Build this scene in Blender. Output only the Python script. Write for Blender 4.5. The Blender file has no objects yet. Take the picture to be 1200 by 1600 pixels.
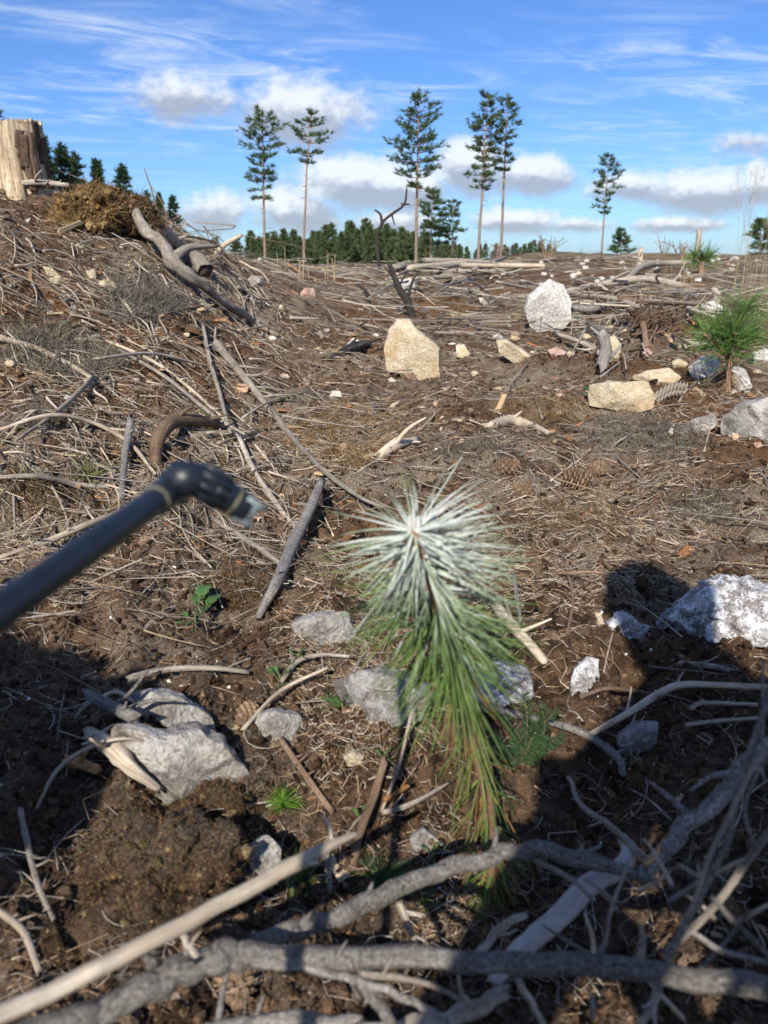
import bpy, math, random
import numpy as np
from mathutils import Vector

# ------------------------------------------------------------------ camera, sky, sun, exposure
SC = bpy.context.scene
COL = SC.collection
CAM_H, PITCH, FPX = 0.58, math.radians(18.4), 1202.0
SUN_EL, SUN_AZ = math.radians(36), math.radians(14)      # light travels towards +Y, SUN_AZ to the right

cam_d = bpy.data.cameras.new('camera')
cam = bpy.data.objects.new('camera', cam_d)
COL.objects.link(cam)
cam.location = (0, 0, CAM_H)
cam.rotation_euler = (math.pi / 2 - PITCH, 0, 0)
cam_d.sensor_fit = 'VERTICAL'
cam_d.sensor_height = 34.6
cam_d.sensor_width = 34.6 * 0.75
cam_d.lens = 26.0
cam_d.clip_start, cam_d.clip_end = 0.01, 6000
cam_d.dof.use_dof = True
cam_d.dof.focus_distance = 1.9
cam_d.dof.aperture_fstop = 6.6
SC.camera = cam

SC.view_settings.view_transform = 'Standard'
SC.view_settings.look = 'None'
SC.view_settings.gamma = 1
SC.view_settings.exposure = 0.5
SC.view_settings.use_curve_mapping = False
SC.cycles.max_bounces = 4
SC.cycles.diffuse_bounces = 2
SC.cycles.use_denoising = True
SC.cycles.use_adaptive_sampling = True
SC.cycles.adaptive_threshold = 0.025

sun_d = bpy.data.lights.new('sun', 'SUN')
sun = bpy.data.objects.new('sun', sun_d)
COL.objects.link(sun)
sun_d.energy = 4.8
sun_d.angle = math.radians(0.53)
sun_d.color = (1.0, 0.93, 0.83)
LDIR = Vector((math.sin(SUN_AZ) * math.cos(SUN_EL), math.cos(SUN_AZ) * math.cos(SUN_EL), -math.sin(SUN_EL)))
sun.rotation_euler = LDIR.to_track_quat('-Z', 'Y').to_euler()
sun.location = (-2, -6, 6)


class NT:
    """tiny helper to wire shader nodes"""
    def __init__(s, tree):
        s.t = tree
    def n(s, typ, props=None, **ins):
        nd = s.t.nodes.new(typ)
        for k, v in (props or {}).items():
            setattr(nd, k, v)
        for k, v in ins.items():
            key = int(k[1:]) if k[0] == 'i' and k[1:].isdigit() else k.replace('_', ' ')
            s.set(nd.inputs[key], v)
        return nd
    def set(s, sock, v):
        if isinstance(v, bpy.types.NodeSocket):
            s.t.links.new(v, sock)
        elif isinstance(v, (tuple, list)) and len(v) == 3 and sock.type == 'RGBA':
            sock.default_value = (*v, 1)
        else:
            sock.default_value = v
    def m(s, op, a, b=None, c=None, clamp=False):
        nd = s.t.nodes.new('ShaderNodeMath')
        nd.operation = op
        nd.use_clamp = clamp
        for i, v in enumerate((a, b, c)):
            if v is not None:
                s.set(nd.inputs[i], v)
        return nd.outputs[0]
    def mix(s, f, a, b, blend='MIX'):
        nd = s.t.nodes.new('ShaderNodeMix')
        nd.data_type = 'RGBA'
        nd.blend_type = blend
        s.set(nd.inputs[0], f); s.set(nd.inputs[6], a); s.set(nd.inputs[7], b)
        return nd.outputs[2]
    def ss(s, v, lo, hi, a=0.0, b=1.0):
        nd = s.t.nodes.new('ShaderNodeMapRange')
        nd.interpolation_type = 'SMOOTHSTEP'
        s.set(nd.inputs[0], v); s.set(nd.inputs[1], lo); s.set(nd.inputs[2], hi)
        s.set(nd.inputs[3], a); s.set(nd.inputs[4], b)
        return nd.outputs[0]
    def noise(s, vec, scale, detail=4, rough=0.55, dist=0.0):
        nd = s.n('ShaderNodeTexNoise', None, Vector=vec, Scale=scale, Detail=detail, Roughness=rough, Distortion=dist)
        return nd.outputs[0]
    def mapping(s, vec, scale):
        return s.n('ShaderNodeMapping', None, Vector=vec, Scale=scale).outputs[0]


def px_dir(px, py):
    u, v = (px - 600) / FPX, (800 - py) / FPX
    c, s = math.cos(PITCH), math.sin(PITCH)
    d = np.array([u, c + v * s, -s + v * c])
    return d / np.linalg.norm(d)


def build_world():
    w = bpy.data.worlds.new('World')
    SC.world = w
    w.use_nodes = True
    t = w.node_tree
    t.nodes.clear()
    N = NT(t)
    sky = N.n('ShaderNodeTexSky', dict(sky_type='NISHITA', sun_disc=False, sun_elevation=SUN_EL,
              sun_rotation=math.pi + SUN_AZ, altitude=150, air_density=1.0, dust_density=0.35, ozone_density=2.6))
    d = N.n('ShaderNodeTexCoord').outputs['Generated']
    sep = N.n('ShaderNodeSeparateXYZ', None, Vector=d)
    X, Y, Z = sep.outputs
    az = N.m('MULTIPLY', N.m('ARCTAN2', X, Y), 57.2958)
    el = N.m('MULTIPLY', N.m('ARCSINE', Z), 57.2958)
    vv = N.n('ShaderNodeCombineXYZ', None, X=az, Y=el, Z=0.0).outputs[0]
    nA = N.noise(N.mapping(vv, (0.30, 0.42, 1)), 1.0, 7, 0.60)
    nB = N.noise(N.mapping(vv, (1.2, 1.5, 1)), 1.0, 5, 0.6)
    edge = N.m('ADD', N.m('MULTIPLY', N.m('SUBTRACT', nA, 0.5), 1.25), N.m('MULTIPLY', N.m('SUBTRACT', nB, 0.5), 0.30))
    # cumulus seen ahead: centre and half size in picture pixels (1200 x 1600), softness
    clouds = [(295, 150, 105, 38, .72), (470, 178, 125, 64, .78), (560, 288, 135, 48, 1), (650, 300, 70, 36, 1),
              (735, 262, 66, 46, 1), (835, 276, 80, 36, 1), (800, 347, 82, 24, .9), (465, 332, 95, 38, .9),
              (1105, 302, 98, 38, 1), (980, 292, 68, 28, .8), (900, 352, 70, 15, .6), (1060, 352, 75, 15, .8),
              (330, 330, 75, 42, .7), (620, 348, 85, 26, .8), (1200, 290, 50, 36, 1), (1165, 222, 60, 20, .4)]
    dens, shade = None, None
    for cx, cy, rx, ry, soft in clouds:
        dd = px_dir(cx, cy)
        a0 = math.degrees(math.atan2(dd[0], dd[1])); e0 = math.degrees(math.asin(dd[2]))
        kx, ky = rx / 20.5, ry / 20.5
        da = N.m('DIVIDE', N.m('SUBTRACT', az, a0), kx)
        de = N.m('DIVIDE', N.m('SUBTRACT', el, e0), ky)
        q = N.m('SQRT', N.m('ADD', N.m('MULTIPLY', da, da), N.m('MULTIPLY', de, de)))
        b = N.m('MULTIPLY', N.m('SUBTRACT', 1.0, q), soft)
        # lit tops, grey bases
        sh = N.m('MULTIPLY', N.m('MAXIMUM', b, 0.0), de)
        dens = b if dens is None else N.m('MAXIMUM', dens, b)
        shade = sh if shade is None else N.m('ADD', shade, sh)
    # the same sort of cumulus all round the rest of the sky
    nC = N.noise(N.mapping(vv, (0.045, 0.10, 1)), 1.0, 5, 0.55)
    away = N.ss(N.m('ABSOLUTE', az), 30.0, 38.0)
    low = N.ss(el, 3.0, 34.0, 1.0, 0.25)
    other = N.m('MULTIPLY', N.m('SUBTRACT', N.m('MULTIPLY', N.m('SUBTRACT', nC, 0.47), 6.0), N.m('SUBTRACT', 1.0, low)), away)
    dens = N.m('MAXIMUM', dens, N.m('SUBTRACT', other, N.m('MULTIPLY', N.m('SUBTRACT', 1.0, away), 3.0)))
    dn = N.m('ADD', dens, edge)
    mask = N.m('MULTIPLY', N.ss(dn, 0.0, 0.52), N.ss(el, -0.5, 0.8))
    lit = N.ss(N.m('ADD', N.m('MULTIPLY', shade, 2.0), N.m('MULTIPLY', N.m('SUBTRACT', nB, 0.5), 0.9)), -0.28, 0.36)
    ccol = N.mix(lit, (0.36, 0.40, 0.48), (0.80, 0.83, 0.87))
    # high cirrus streaks
    zz = N.m('MAXIMUM', Z, 0.03)
    uu = N.m('DIVIDE', X, zz); ww = N.m('DIVIDE', Y, zz)
    cv = N.n('ShaderNodeCombineXYZ', None, X=N.m('ADD', N.m('MULTIPLY', uu, 0.8), N.m('MULTIPLY', ww, 0.25)),
             Y=N.m('SUBTRACT', N.m('MULTIPLY', ww, 1.25), N.m('MULTIPLY', uu, 0.5)), Z=0.0).outputs[0]
    ci = N.noise(cv, 1.25, 9, 0.66, 1.1)
    ci2 = N.noise(N.mapping(cv, (0.35, 0.42, 1)), 1.0, 3, 0.5)
    cim = N.m('MULTIPLY', N.ss(ci, 0.42, 0.72), N.ss(ci2, 0.36, 0.56))
    cim = N.m('MULTIPLY', cim, N.ss(el, 4.0, 12.0, 0.2, 0.68))
    b1 = N.n('ShaderNodeBackground', None, Color=N.mix(1.0, sky.outputs[0], (0.45, 0.67, 1.05), 'MULTIPLY'), Strength=0.097)
    b2 = N.n('ShaderNodeBackground', None, Color=(0.80, 0.88, 0.97), Strength=0.80)
    b3 = N.n('ShaderNodeBackground', None, Color=ccol, Strength=0.86)
    m1 = N.n('ShaderNodeMixShader', None, i0=cim, i1=b1.outputs[0], i2=b2.outputs[0])
    m2 = N.n('ShaderNodeMixShader', None, i0=N.m('MULTIPLY', mask, 0.88), i1=m1.outputs[0], i2=b3.outputs[0])
    out = N.n('ShaderNodeOutputWorld')
    t.links.new(m2.outputs[0], out.inputs[0])
build_world()
SC.world.cycles.sampling_method = 'MANUAL'
SC.world.cycles.sample_map_resolution = 256

# ------------------------------------------------------------------ numpy helpers
rng = np.random.default_rng(7)


def _h(ix, iy, iz, seed):
    n = (ix * 374761393 + iy * 668265263 + iz * 2147483647 + seed * 974634541) & 0xffffffff
    n = ((n ^ (n >> 13)) * 1274126177) & 0xffffffff
    n = ((n ^ (n >> 15)) * 1103515245) & 0xffffffff
    return ((n >> 8) & 0xffff) / 65535.0


def noise2(x, y, seed=0):
    x = np.asarray(x, float); y = np.asarray(y, float)
    ix = np.floor(x).astype(np.int64); iy = np.floor(y).astype(np.int64)
    fx = x - ix; fy = y - iy
    fx = fx * fx * (3 - 2 * fx); fy = fy * fy * (3 - 2 * fy)
    a = _h(ix, iy, 0, seed); b = _h(ix + 1, iy, 0, seed); c = _h(ix, iy + 1, 0, seed); d = _h(ix + 1, iy + 1, 0, seed)
    return (a + (b - a) * fx) * (1 - fy) + (c + (d - c) * fx) * fy - 0.5


def fbm2(x, y, octv=4, seed=0):
    s = 0; a = 1.0
    for o in range(octv):
        s = s + a * noise2(x * 2 ** o + o * 17.3, y * 2 ** o - o * 9.1, seed + o); a *= 0.5
    return s


def noise3(p, seed=0):
    i = np.floor(p).astype(np.int64); f = p - i
    f = f * f * (3 - 2 * f)
    r = 0
    for dx in (0, 1):
        for dy in (0, 1):
            for dz in (0, 1):
                w = (f[:, 0] if dx else 1 - f[:, 0]) * (f[:, 1] if dy else 1 - f[:, 1]) * (f[:, 2] if dz else 1 - f[:, 2])
                r = r + w * _h(i[:, 0] + dx, i[:, 1] + dy, i[:, 2] + dz, seed)
    return r - 0.5


def fbm3(p, octv=3, seed=0):
    s = 0; a = 1.0
    for o in range(octv):
        s = s + a * noise3(p * 2 ** o + o * 7.7, seed + o); a *= 0.5
    return s


def sst(x, a, b):
    t = np.clip((x - a) / (b - a), 0, 1)
    return t * t * (3 - 2 * t)


# ------------------------------------------------------------------ terrain function
R_C = np.log([.05, .4, 1, 2, 4, 6, 10, 14, 20, 40, 90, 200, 500, 2000])
Z_C = [-.02, -.02, 0, .0, .07, .14, .27, .31, .24, .02, -.65, -1.6, -3, -6]
R_R = np.log([.05, .4, 1, 2, 4, 6, 10, 14, 25, 45, 60, 120, 500, 2000])
Z_R = [-.02, -.02, 0, .02, .09, .16, .28, .34, .44, .60, .55, .2, -2, -6]
M_AZ = [-180, -120, -80, -50, -25, -15.6, -12, -9, -5, 0, 5, 180]
M_H = [0, 0, .5, .75, .80, .68, .52, .32, .15, .04, 0, 0]
M_R = [4, 4, 4, 4, 4.3, 5.0, 6.0, 7.5, 9, 10, 10, 10]


def terr(x, y):
    x = np.asarray(x, float); y = np.asarray(y, float)
    r = np.hypot(x, y) + 1e-6
    az = np.degrees(np.arctan2(x, y))
    lr = np.log(r)
    wr = sst(az, 3, 11)
    z = np.interp(lr, R_C, Z_C) * (1 - wr) + np.interp(lr, R_R, Z_R) * wr
    mh = np.interp(az, M_AZ, M_H); mr = np.interp(az, M_AZ, M_R)
    t = np.clip((r - 1.05) / (mr - 1.05), 0, 1)
    s = 0.55 * t + 0.45 * (t * t * (3 - 2 * t))
    s = s * (1 - 1.1 * sst(r, mr, mr + 5.5))
    z = z + mh * s
    # hollow the seedling stands in, banks beside it
    z = z - .075 * np.exp(-(((x - .05) / .26) ** 2 + ((y - .66) / .22) ** 2))
    z = z + .055 * np.exp(-(((x - .52) / .22) ** 2 + ((y - .80) / .25) ** 2))
    z = z + .05 * np.exp(-(((x + .50) / .2) ** 2 + ((y - .75) / .3) ** 2))
    near = 1 - sst(r, 9, 16)
    mid = sst(r, .5, 2.5)
    z = z + (.085 * fbm2(x * 1.25, y * 1.25, 2, 3) * mid + .05 * fbm2(x * 3.4, y * 3.4, 2, 11)) * near
    rid = 1 - np.abs(fbm2(x * 8.5 + 3, y * 8.5, 2, 21)) * 2
    z = z + (.034 * (rid - .6) + .026 * fbm2(x * 24, y * 24, 2, 31) + .010 * fbm2(x * 60, y * 60, 1, 37) * (1 - sst(r, 1.5, 3))) * (1 - sst(r, 5, 10)) * sst(r, .1, .4)
    z = z + .30 * fbm2(x * .22, y * .22, 3, 41) * sst(r, 9, 22) * (1 - .85 * sst(r, 40, 70))
    z = z + .10 * fbm2(x * 1.1, y * 1.1, 3, 43) * sst(r, 8, 14) * (1 - sst(r, 30, 60))
    return z


C0 = np.array([0, 0, CAM_H])


def ray(px, py, t):
    return C0 + px_dir(px, py) * t


TS = np.geomspace(.2, 400, 2600)


def G(px, py, lift=0.0):
    """ground point seen in that direction"""
    d = px_dir(px, py)
    p = C0[None] + d[None] * TS[:, None]
    h = p[:, 2] - terr(p[:, 0], p[:, 1])
    k = np.argmax(h < 0) if (h < 0).any() else len(TS) - 1
    k = max(k, 1)
    a = h[k - 1] / (h[k - 1] - h[k] + 1e-9)
    t = TS[k - 1] + (TS[k] - TS[k - 1]) * a
    q = C0 + d * t
    q[2] = terr(q[0], q[1]) + lift if t < 390 else q[2]
    return q


def V(px, py, base):
    """point in that direction on the upright plane through base facing -Y"""
    d = px_dir(px, py)
    return C0 + d * (base[1] / d[1])


def D(px, dist):
    """ground point at forward distance dist in picture column px"""
    x = (px - 600) / FPX * dist * math.cos(PITCH)
    for _ in range(3):
        z = float(terr(x, dist))
        x = (px - 600) / FPX * (dist * math.cos(PITCH) - (z - CAM_H) * math.sin(PITCH))
    return np.array([x, dist, float(terr(x, dist))])


def scale_at(p):
    """metres per picture pixel at point p"""
    return float(np.linalg.norm(np.asarray(p) - C0)) / FPX


# ------------------------------------------------------------------ mesh building
def mesh_data(name, V_, faces, mat=None, col=None, uv=None, smooth=True):
    me = bpy.data.meshes.new(name)
    V_ = np.asarray(V_, np.float32)
    if not isinstance(faces, list) or (faces and not isinstance(faces[0], np.ndarray)):
        faces = [np.asarray(faces)]
    faces = [f for f in faces if len(f)]
    me.vertices.add(len(V_)); me.vertices.foreach_set('co', V_.ravel())
    li = np.concatenate([f.ravel() for f in faces]).astype(np.int32)
    lt = np.concatenate([np.full(len(f), f.shape[1]) for f in faces]).astype(np.int32)
    ls = np.concatenate([[0], np.cumsum(lt)[:-1]]).astype(np.int32)
    me.loops.add(len(li)); me.loops.foreach_set('vertex_index', li)
    me.polygons.add(len(lt)); me.polygons.foreach_set('loop_start', ls); me.polygons.foreach_set('loop_total', lt)
    if col is not None:
        a = me.color_attributes.new('Col', 'FLOAT_COLOR', 'POINT')
        c4 = np.ones((len(V_), 4), np.float32); c4[:, :3] = col
        a.data.foreach_set('color', c4.ravel())
    if uv is not None:
        l = me.uv_layers.new(name='UVMap')
        l.data.foreach_set('uv', np.asarray(uv, np.float32)[li].ravel())
    me.update(calc_edges=True)
    me.validate()
    me.polygons.foreach_set('use_smooth', np.full(len(me.polygons), smooth))
    if mat:
        me.materials.append(mat)
    return me


def link(name, me, parent=None, loc=(0, 0, 0)):
    o = bpy.data.objects.new(name, me)
    COL.objects.link(o)
    o.location = [float(v) for v in loc]
    if parent:
        o.parent = parent
    return o


def mk(name, V_, faces, mat, parent=None, col=None, uv=None, smooth=True, origin=None):
    """world-space vertices; a top-level mesh gets its origin at its own base"""
    V_ = np.asarray(V_, float)
    if parent is not None:
        off = np.array(parent.location)
        pp = parent.parent
        while pp:
            off = off + np.array(pp.location); pp = pp.parent
        return link(name, mesh_data(name, V_ - off, faces, mat, col, uv, smooth), parent)
    if origin is None:
        origin = np.array([V_[:, 0].mean(), V_[:, 1].mean(), V_[:, 2].min()])
    return link(name, mesh_data(name, V_ - np.asarray(origin), faces, mat, col, uv, smooth), None, origin)


def tag(o, label=None, cat=None, group=None, kind=None):
    if label: o['label'] = label
    if cat: o['category'] = cat
    if group: o['group'] = group
    if kind: o['kind'] = kind
    return o


def thing(name, loc, label, cat, group=None):
    o = bpy.data.objects.new(name, None)
    COL.objects.link(o)
    o.empty_display_size = .05
    o.location = [float(v) for v in loc]
    return tag(o, label, cat, group)


class Acc:
    """collects pieces into one mesh"""
    def __init__(s):
        s.v = []; s.f = {}; s.c = []; s.u = []; s.n = 0
    def add(s, v, fs, col=None, uv=None):
        v = np.asarray(v, float)
        if isinstance(fs, np.ndarray): fs = [fs]
        for f in fs:
            if len(f): s.f.setdefault(f.shape[1], []).append(f + s.n)
        s.v.append(v)
        s.c.append(np.broadcast_to(np.asarray(col if col is not None else (.5, .5, .5), float), (len(v), 3)))
        s.u.append(uv if uv is not None else np.zeros((len(v), 2)))
        s.n += len(v)
        return s
    def out(s):
        return np.concatenate(s.v), [np.concatenate(k) for k in s.f.values()], np.concatenate(s.c), np.concatenate(s.u)
    def build(s, name, mat, parent=None, smooth=True, origin=None):
        v, f, c, u = s.out()
        return mk(name, v, f, mat, parent, c, u, smooth, origin)


def smooth_path(pts, rad, step=6):
    pts = np.asarray(pts, float); rad = np.asarray(rad, float)
    if len(rad) != len(pts):
        rad = np.interp(np.linspace(0, 1, len(pts)), np.linspace(0, 1, len(rad)), rad)
    if len(pts) < 3:
        t = np.linspace(0, 1, step + 1)[:, None]
        return pts[0] * (1 - t) + pts[-1] * t, rad[0] * (1 - t[:, 0]) + rad[-1] * t[:, 0]
    P = np.vstack([2 * pts[0] - pts[1], pts, 2 * pts[-1] - pts[-2]])
    o = []; q = []
    for i in range(1, len(P) - 2):
        t = np.linspace(0, 1, step, endpoint=False)[:, None]
        a, b, c, d = P[i - 1], P[i], P[i + 1], P[i + 2]
        o.append(.5 * ((2 * b) + (c - a) * t + (2 * a - 5 * b + 4 * c - d) * t ** 2 + (3 * b - a - 3 * c + d) * t ** 3))
        q.append(rad[i - 1] + (rad[i] - rad[i - 1]) * t[:, 0])
    o.append(pts[-1:]); q.append(rad[-1:])
    return np.concatenate(o), np.concatenate(q)


def tube(pts, rad, sides=10, step=6, rough=0.12, seed=0, wob=0.0, knots=0, broken=0.0, flake=0.0):
    p, r = smooth_path(pts, rad, step)
    n = len(p)
    if wob:
        k = np.linspace(0, 1, n) * n * .16
        for a in range(3):
            p[:, a] += wob * noise2(k, np.full(n, a * 9.3), seed) * 2
    tg = np.gradient(p, axis=0); tg /= np.linalg.norm(tg, axis=1, keepdims=True) + 1e-12
    ref = np.array([0, 0, 1.0]) if abs(tg[:, 2]).mean() < .8 else np.array([1.0, 0, 0])
    b = np.cross(tg, ref); b /= np.linalg.norm(b, axis=1, keepdims=True) + 1e-12
    c = np.cross(b, tg)
    th = np.linspace(0, 2 * math.pi, sides, endpoint=False)
    ln = np.concatenate([[0], np.cumsum(np.linalg.norm(np.diff(p, axis=0), axis=1))])
    rr = np.repeat(r[:, None], sides, 1)
    if rough:
        q = np.stack([np.broadcast_to(np.cos(th) * 1.1, (n, sides)), np.broadcast_to(np.sin(th) * 1.1, (n, sides)),
                      np.repeat((ln / (r.mean() * 3))[:, None], sides, 1)], -1).reshape(-1, 3)
        rr = rr * (1 + rough * 2 * fbm3(q + seed * 3.1, 2, seed).reshape(n, sides))
    if flake:                                  # bark plates and cracks standing off the wood
        q = np.stack([np.broadcast_to(np.cos(th) * 2.6, (n, sides)), np.broadcast_to(np.sin(th) * 2.6, (n, sides)),
                      np.repeat((ln / (r.mean() * 2.2))[:, None], sides, 1)], -1).reshape(-1, 3)
        fl = fbm3(q + seed * 1.7, 3, seed + 60).reshape(n, sides)
        rr = rr * (1 + flake * (np.clip(fl * 5, -1, 1) + .8 * noise3(q * 5.0, seed + 70).reshape(n, sides)))
    rs = np.random.default_rng(seed + 5)
    for _ in range(knots):
        s0 = rs.uniform(.08, .92) * ln[-1]; a0 = rs.uniform(0, 6.28); w = r.mean() * 1.1
        da = np.angle(np.exp(1j * (th - a0)))
        rr = rr * (1 + .22 * np.exp(-((ln - s0) / w) ** 2)[:, None] * np.exp(-(da / .8) ** 2)[None])
    v = p[:, None] + rr[..., None] * (np.cos(th)[None, :, None] * b[:, None] + np.sin(th)[None, :, None] * c[:, None])
    if broken:
        for e in (0, -1):
            off = rs.normal(0, broken * r[e], sides)
            v[e] += off[:, None] * tg[e]
    u = np.stack([np.broadcast_to(th / 6.2832 * 6.2832 * r.mean(), (n, sides)), np.repeat(ln[:, None], sides, 1)], -1).reshape(-1, 2)
    v = v.reshape(-1, 3)
    i = np.arange(n - 1)[:, None] * sides; j = np.arange(sides)[None]
    j2 = (j + 1) % sides
    f = np.stack([i + j, i + j2, i + sides + j2, i + sides + j], -1).reshape(-1, 4)
    e0, e1 = len(v), len(v) + 1
    v = np.vstack([v, p[:1] - tg[:1] * r[0] * .15, p[-1:] + tg[-1:] * r[-1] * .25])
    u = np.vstack([u, [[0, 0]], [[0, ln[-1]]]])
    k = np.arange(sides); k2 = (k + 1) % sides
    cap = np.concatenate([np.stack([k2, k, np.full(sides, e0)], -1),
                          np.stack([k + (n - 1) * sides, k2 + (n - 1) * sides, np.full(sides, e1)], -1)])
    return v, [f, cap], u


def strands(P, rad, sides=3, taper=True):
    """P: (n, k, 3) polylines, rad: (n,) -> verts, quads"""
    n, k, _ = P.shape
    tg = np.gradient(P, axis=1)
    tg /= np.linalg.norm(tg, axis=2, keepdims=True) + 1e-12
    ref = np.zeros_like(tg); ref[..., 2] = 1; ref[..., 0] = .13
    b = np.cross(tg, ref); b /= np.linalg.norm(b, axis=2, keepdims=True) + 1e-12
    c = np.cross(b, tg)
    th = np.linspace(0, 2 * math.pi, sides, endpoint=False) + math.pi / 2
    prof = np.ones(k)
    if taper:
        prof = np.linspace(1, .35, k); prof[-1] = .12
    R = rad[:, None] * prof[None]
    v = P[:, :, None] + R[:, :, None, None] * (np.cos(th)[None, None, :, None] * b[:, :, None] + np.sin(th)[None, None, :, None] * c[:, :, None])
    base = np.arange(n)[:, None, None] * (k * sides) + np.arange(k - 1)[None, :, None] * sides
    j = np.arange(sides)[None, None]; j2 = (j + 1) % sides
    f = np.stack(np.broadcast_arrays(base + j, base + j2, base + sides + j2, base + sides + j), -1).reshape(-1, 4)
    return v.reshape(-1, 3), f


# ------------------------------------------------------------------ materials
def new_mat(name):
    m = bpy.data.materials.new(name)
    m.use_nodes = True
    t = m.node_tree
    b = t.nodes['Principled BSDF']
    b.inputs['Specular IOR Level'].default_value = .25
    return m, NT(t), b


def soil_mat():
    m, N, b = new_mat('forest_soil')
    o = N.n('ShaderNodeTexCoord').outputs['Object']
    big = N.noise(o, 1.1, 3, .5)
    mid = N.noise(o, 6.5, 5, .6)
    fine = N.noise(o, 55, 6, .68)
    grit = N.noise(o, 260, 3, .6)
    c = N.mix(N.ss(fine, .36, .64), (.026, .016, .010), (.150, .092, .054))
    c = N.mix(N.m('MULTIPLY', N.ss(big, .44, .62), N.ss(mid, .38, .66)), c, N.mix(N.ss(grit, .4, .65), (.10, .048, .022), (.20, .105, .048)))
    c = N.mix(N.m('MULTIPLY', N.ss(big, .60, .42), N.ss(mid, .36, .58)), c, N.mix(N.ss(grit, .38, .66), (.11, .088, .064), (.30, .245, .18)))
    c = N.mix(N.m('MULTIPLY', N.ss(grit, .60, .72), .55), c, (.34, .27, .18))
    # moist peaty soil in the planting hollow, ragged border; also paints in foreground shade
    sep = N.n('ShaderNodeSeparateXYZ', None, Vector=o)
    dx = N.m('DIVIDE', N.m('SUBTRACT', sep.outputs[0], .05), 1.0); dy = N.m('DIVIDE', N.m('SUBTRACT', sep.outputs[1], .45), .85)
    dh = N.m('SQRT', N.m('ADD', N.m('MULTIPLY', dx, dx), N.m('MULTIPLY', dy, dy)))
    peat_shade = N.ss(N.m('ADD', dh, N.m('MULTIPLY', N.m('SUBTRACT', mid, .5), 1.4)), 1.0, .70)
    c = N.mix(N.m('MULTIPLY', peat_shade, .6), c, N.mix(N.ss(fine, .36, .66), (.014, .009, .006), (.085, .048, .028)))
    # beyond the near ground the heath and litter read as a buff mass
    far = N.ss(sep.outputs[1], 9.0, 22.0)
    fc = N.mix(N.ss(N.noise(o, .9, 6, .65), .38, .62), (.085, .058, .036), (.235, .175, .105))
    fc = N.mix(N.ss(N.noise(o, .35, 4, .6), .52, .66), fc, (.13, .125, .045))
    c = N.mix(far, c, fc)
    N.set(b.inputs['Base Color'], c)
    b.inputs['Roughness'].default_value = .95
    b.inputs['Specular IOR Level'].default_value = .1
    h = N.m('ADD', N.m('MULTIPLY', fine, 1.0), N.m('MULTIPLY', grit, .45))
    bp = N.n('ShaderNodeBump', None, Strength=.9, Distance=.012, Height=h)
    N.set(b.inputs['Normal'], bp.outputs[0])
    return m


def litter_mat(name, rough=.8, transl=0.0, spec=.2, var=.35):
    """colour comes per piece, with fine grain on it"""
    m, N, b = new_mat(name)
    a = N.n('ShaderNodeAttribute', dict(attribute_name='Col')).outputs[0]
    o = N.n('ShaderNodeTexCoord').outputs['Object']
    g = N.ss(N.noise(o, 420, 3, .6), .3, .7, 1 - var, 1 + var)
    gg = N.n('ShaderNodeCombineXYZ', None, X=g, Y=g, Z=g).outputs[0]
    c = N.mix(1.0, a, gg, 'MULTIPLY')
    N.set(b.inputs['Base Color'], c)
    b.inputs['Roughness'].default_value = rough
    b.inputs['Specular IOR Level'].default_value = spec
    if transl:
        tr = N.n('ShaderNodeBsdfTranslucent', None, Color=c)
        mx = N.n('ShaderNodeMixShader', None, i0=transl, i1=b.outputs[0], i2=tr.outputs[0])
        N.set(N.t.nodes['Material Output'].inputs[0], mx.outputs[0])
    return m


def wood_mat(name, dark, mid, light, streak=1.0, bark=0.0, lichen=0.0, rough=.85, bump=.6):
    m, N, b = new_mat(name)
    uv = N.n('ShaderNodeTexCoord').outputs['UV']
    o = N.n('ShaderNodeTexCoord').outputs['Object']
    rnd = N.n('ShaderNodeObjectInfo').outputs['Random']
    sh = N.n('ShaderNodeCombineXYZ', None, X=N.m('MULTIPLY', rnd, 3.1), Y=N.m('MULTIPLY', rnd, 7.7), Z=rnd).outputs[0]
    uv = N.n('ShaderNodeVectorMath', dict(operation='ADD'), i0=uv, i1=sh).outputs[0]
    st = N.m('ADD', N.m('MULTIPLY', N.noise(N.mapping(uv, (420, 14, 1)), 1.0, 4, .65), .5), N.m('MULTIPLY', N.noise(N.mapping(uv, (75, 4.5, 1)), 1.0, 5, .7), .5))
    sp = N.noise(o, 340, 5, .72)
    bl = N.noise(o, 40, 4, .65)
    f = N.m('ADD', N.m('MULTIPLY', st, streak), N.m('MULTIPLY', sp, bark))
    f = N.m('DIVIDE', f, streak + bark)
    f = N.m('ADD', f, N.m('MULTIPLY', N.m('SUBTRACT', bl, .5), .22))
    c = N.mix(N.ss(f, .36, .50), dark, mid)
    c = N.mix(N.ss(f, .49, .63), c, light)
    if lichen:
        c = N.mix(N.m('MULTIPLY', N.ss(N.noise(o, 400, 3, .7), .53, .60), lichen), c, (.46, .455, .42))
    v = N.ss(rnd, 0, 1, .78, 1.2)
    c = N.mix(1.0, c, N.n('ShaderNodeCombineXYZ', None, X=v, Y=v, Z=v).outputs[0], 'MULTIPLY')
    N.set(b.inputs['Base Color'], c)
    b.inputs['Roughness'].default_value = rough
    h = N.m('ADD', N.m('MULTIPLY', st, streak), N.m('MULTIPLY', sp, bark))
    N.set(b.inputs['Normal'], N.n('ShaderNodeBump', None, Strength=bump, Distance=.004, Height=h).outputs[0])
    return m


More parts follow.
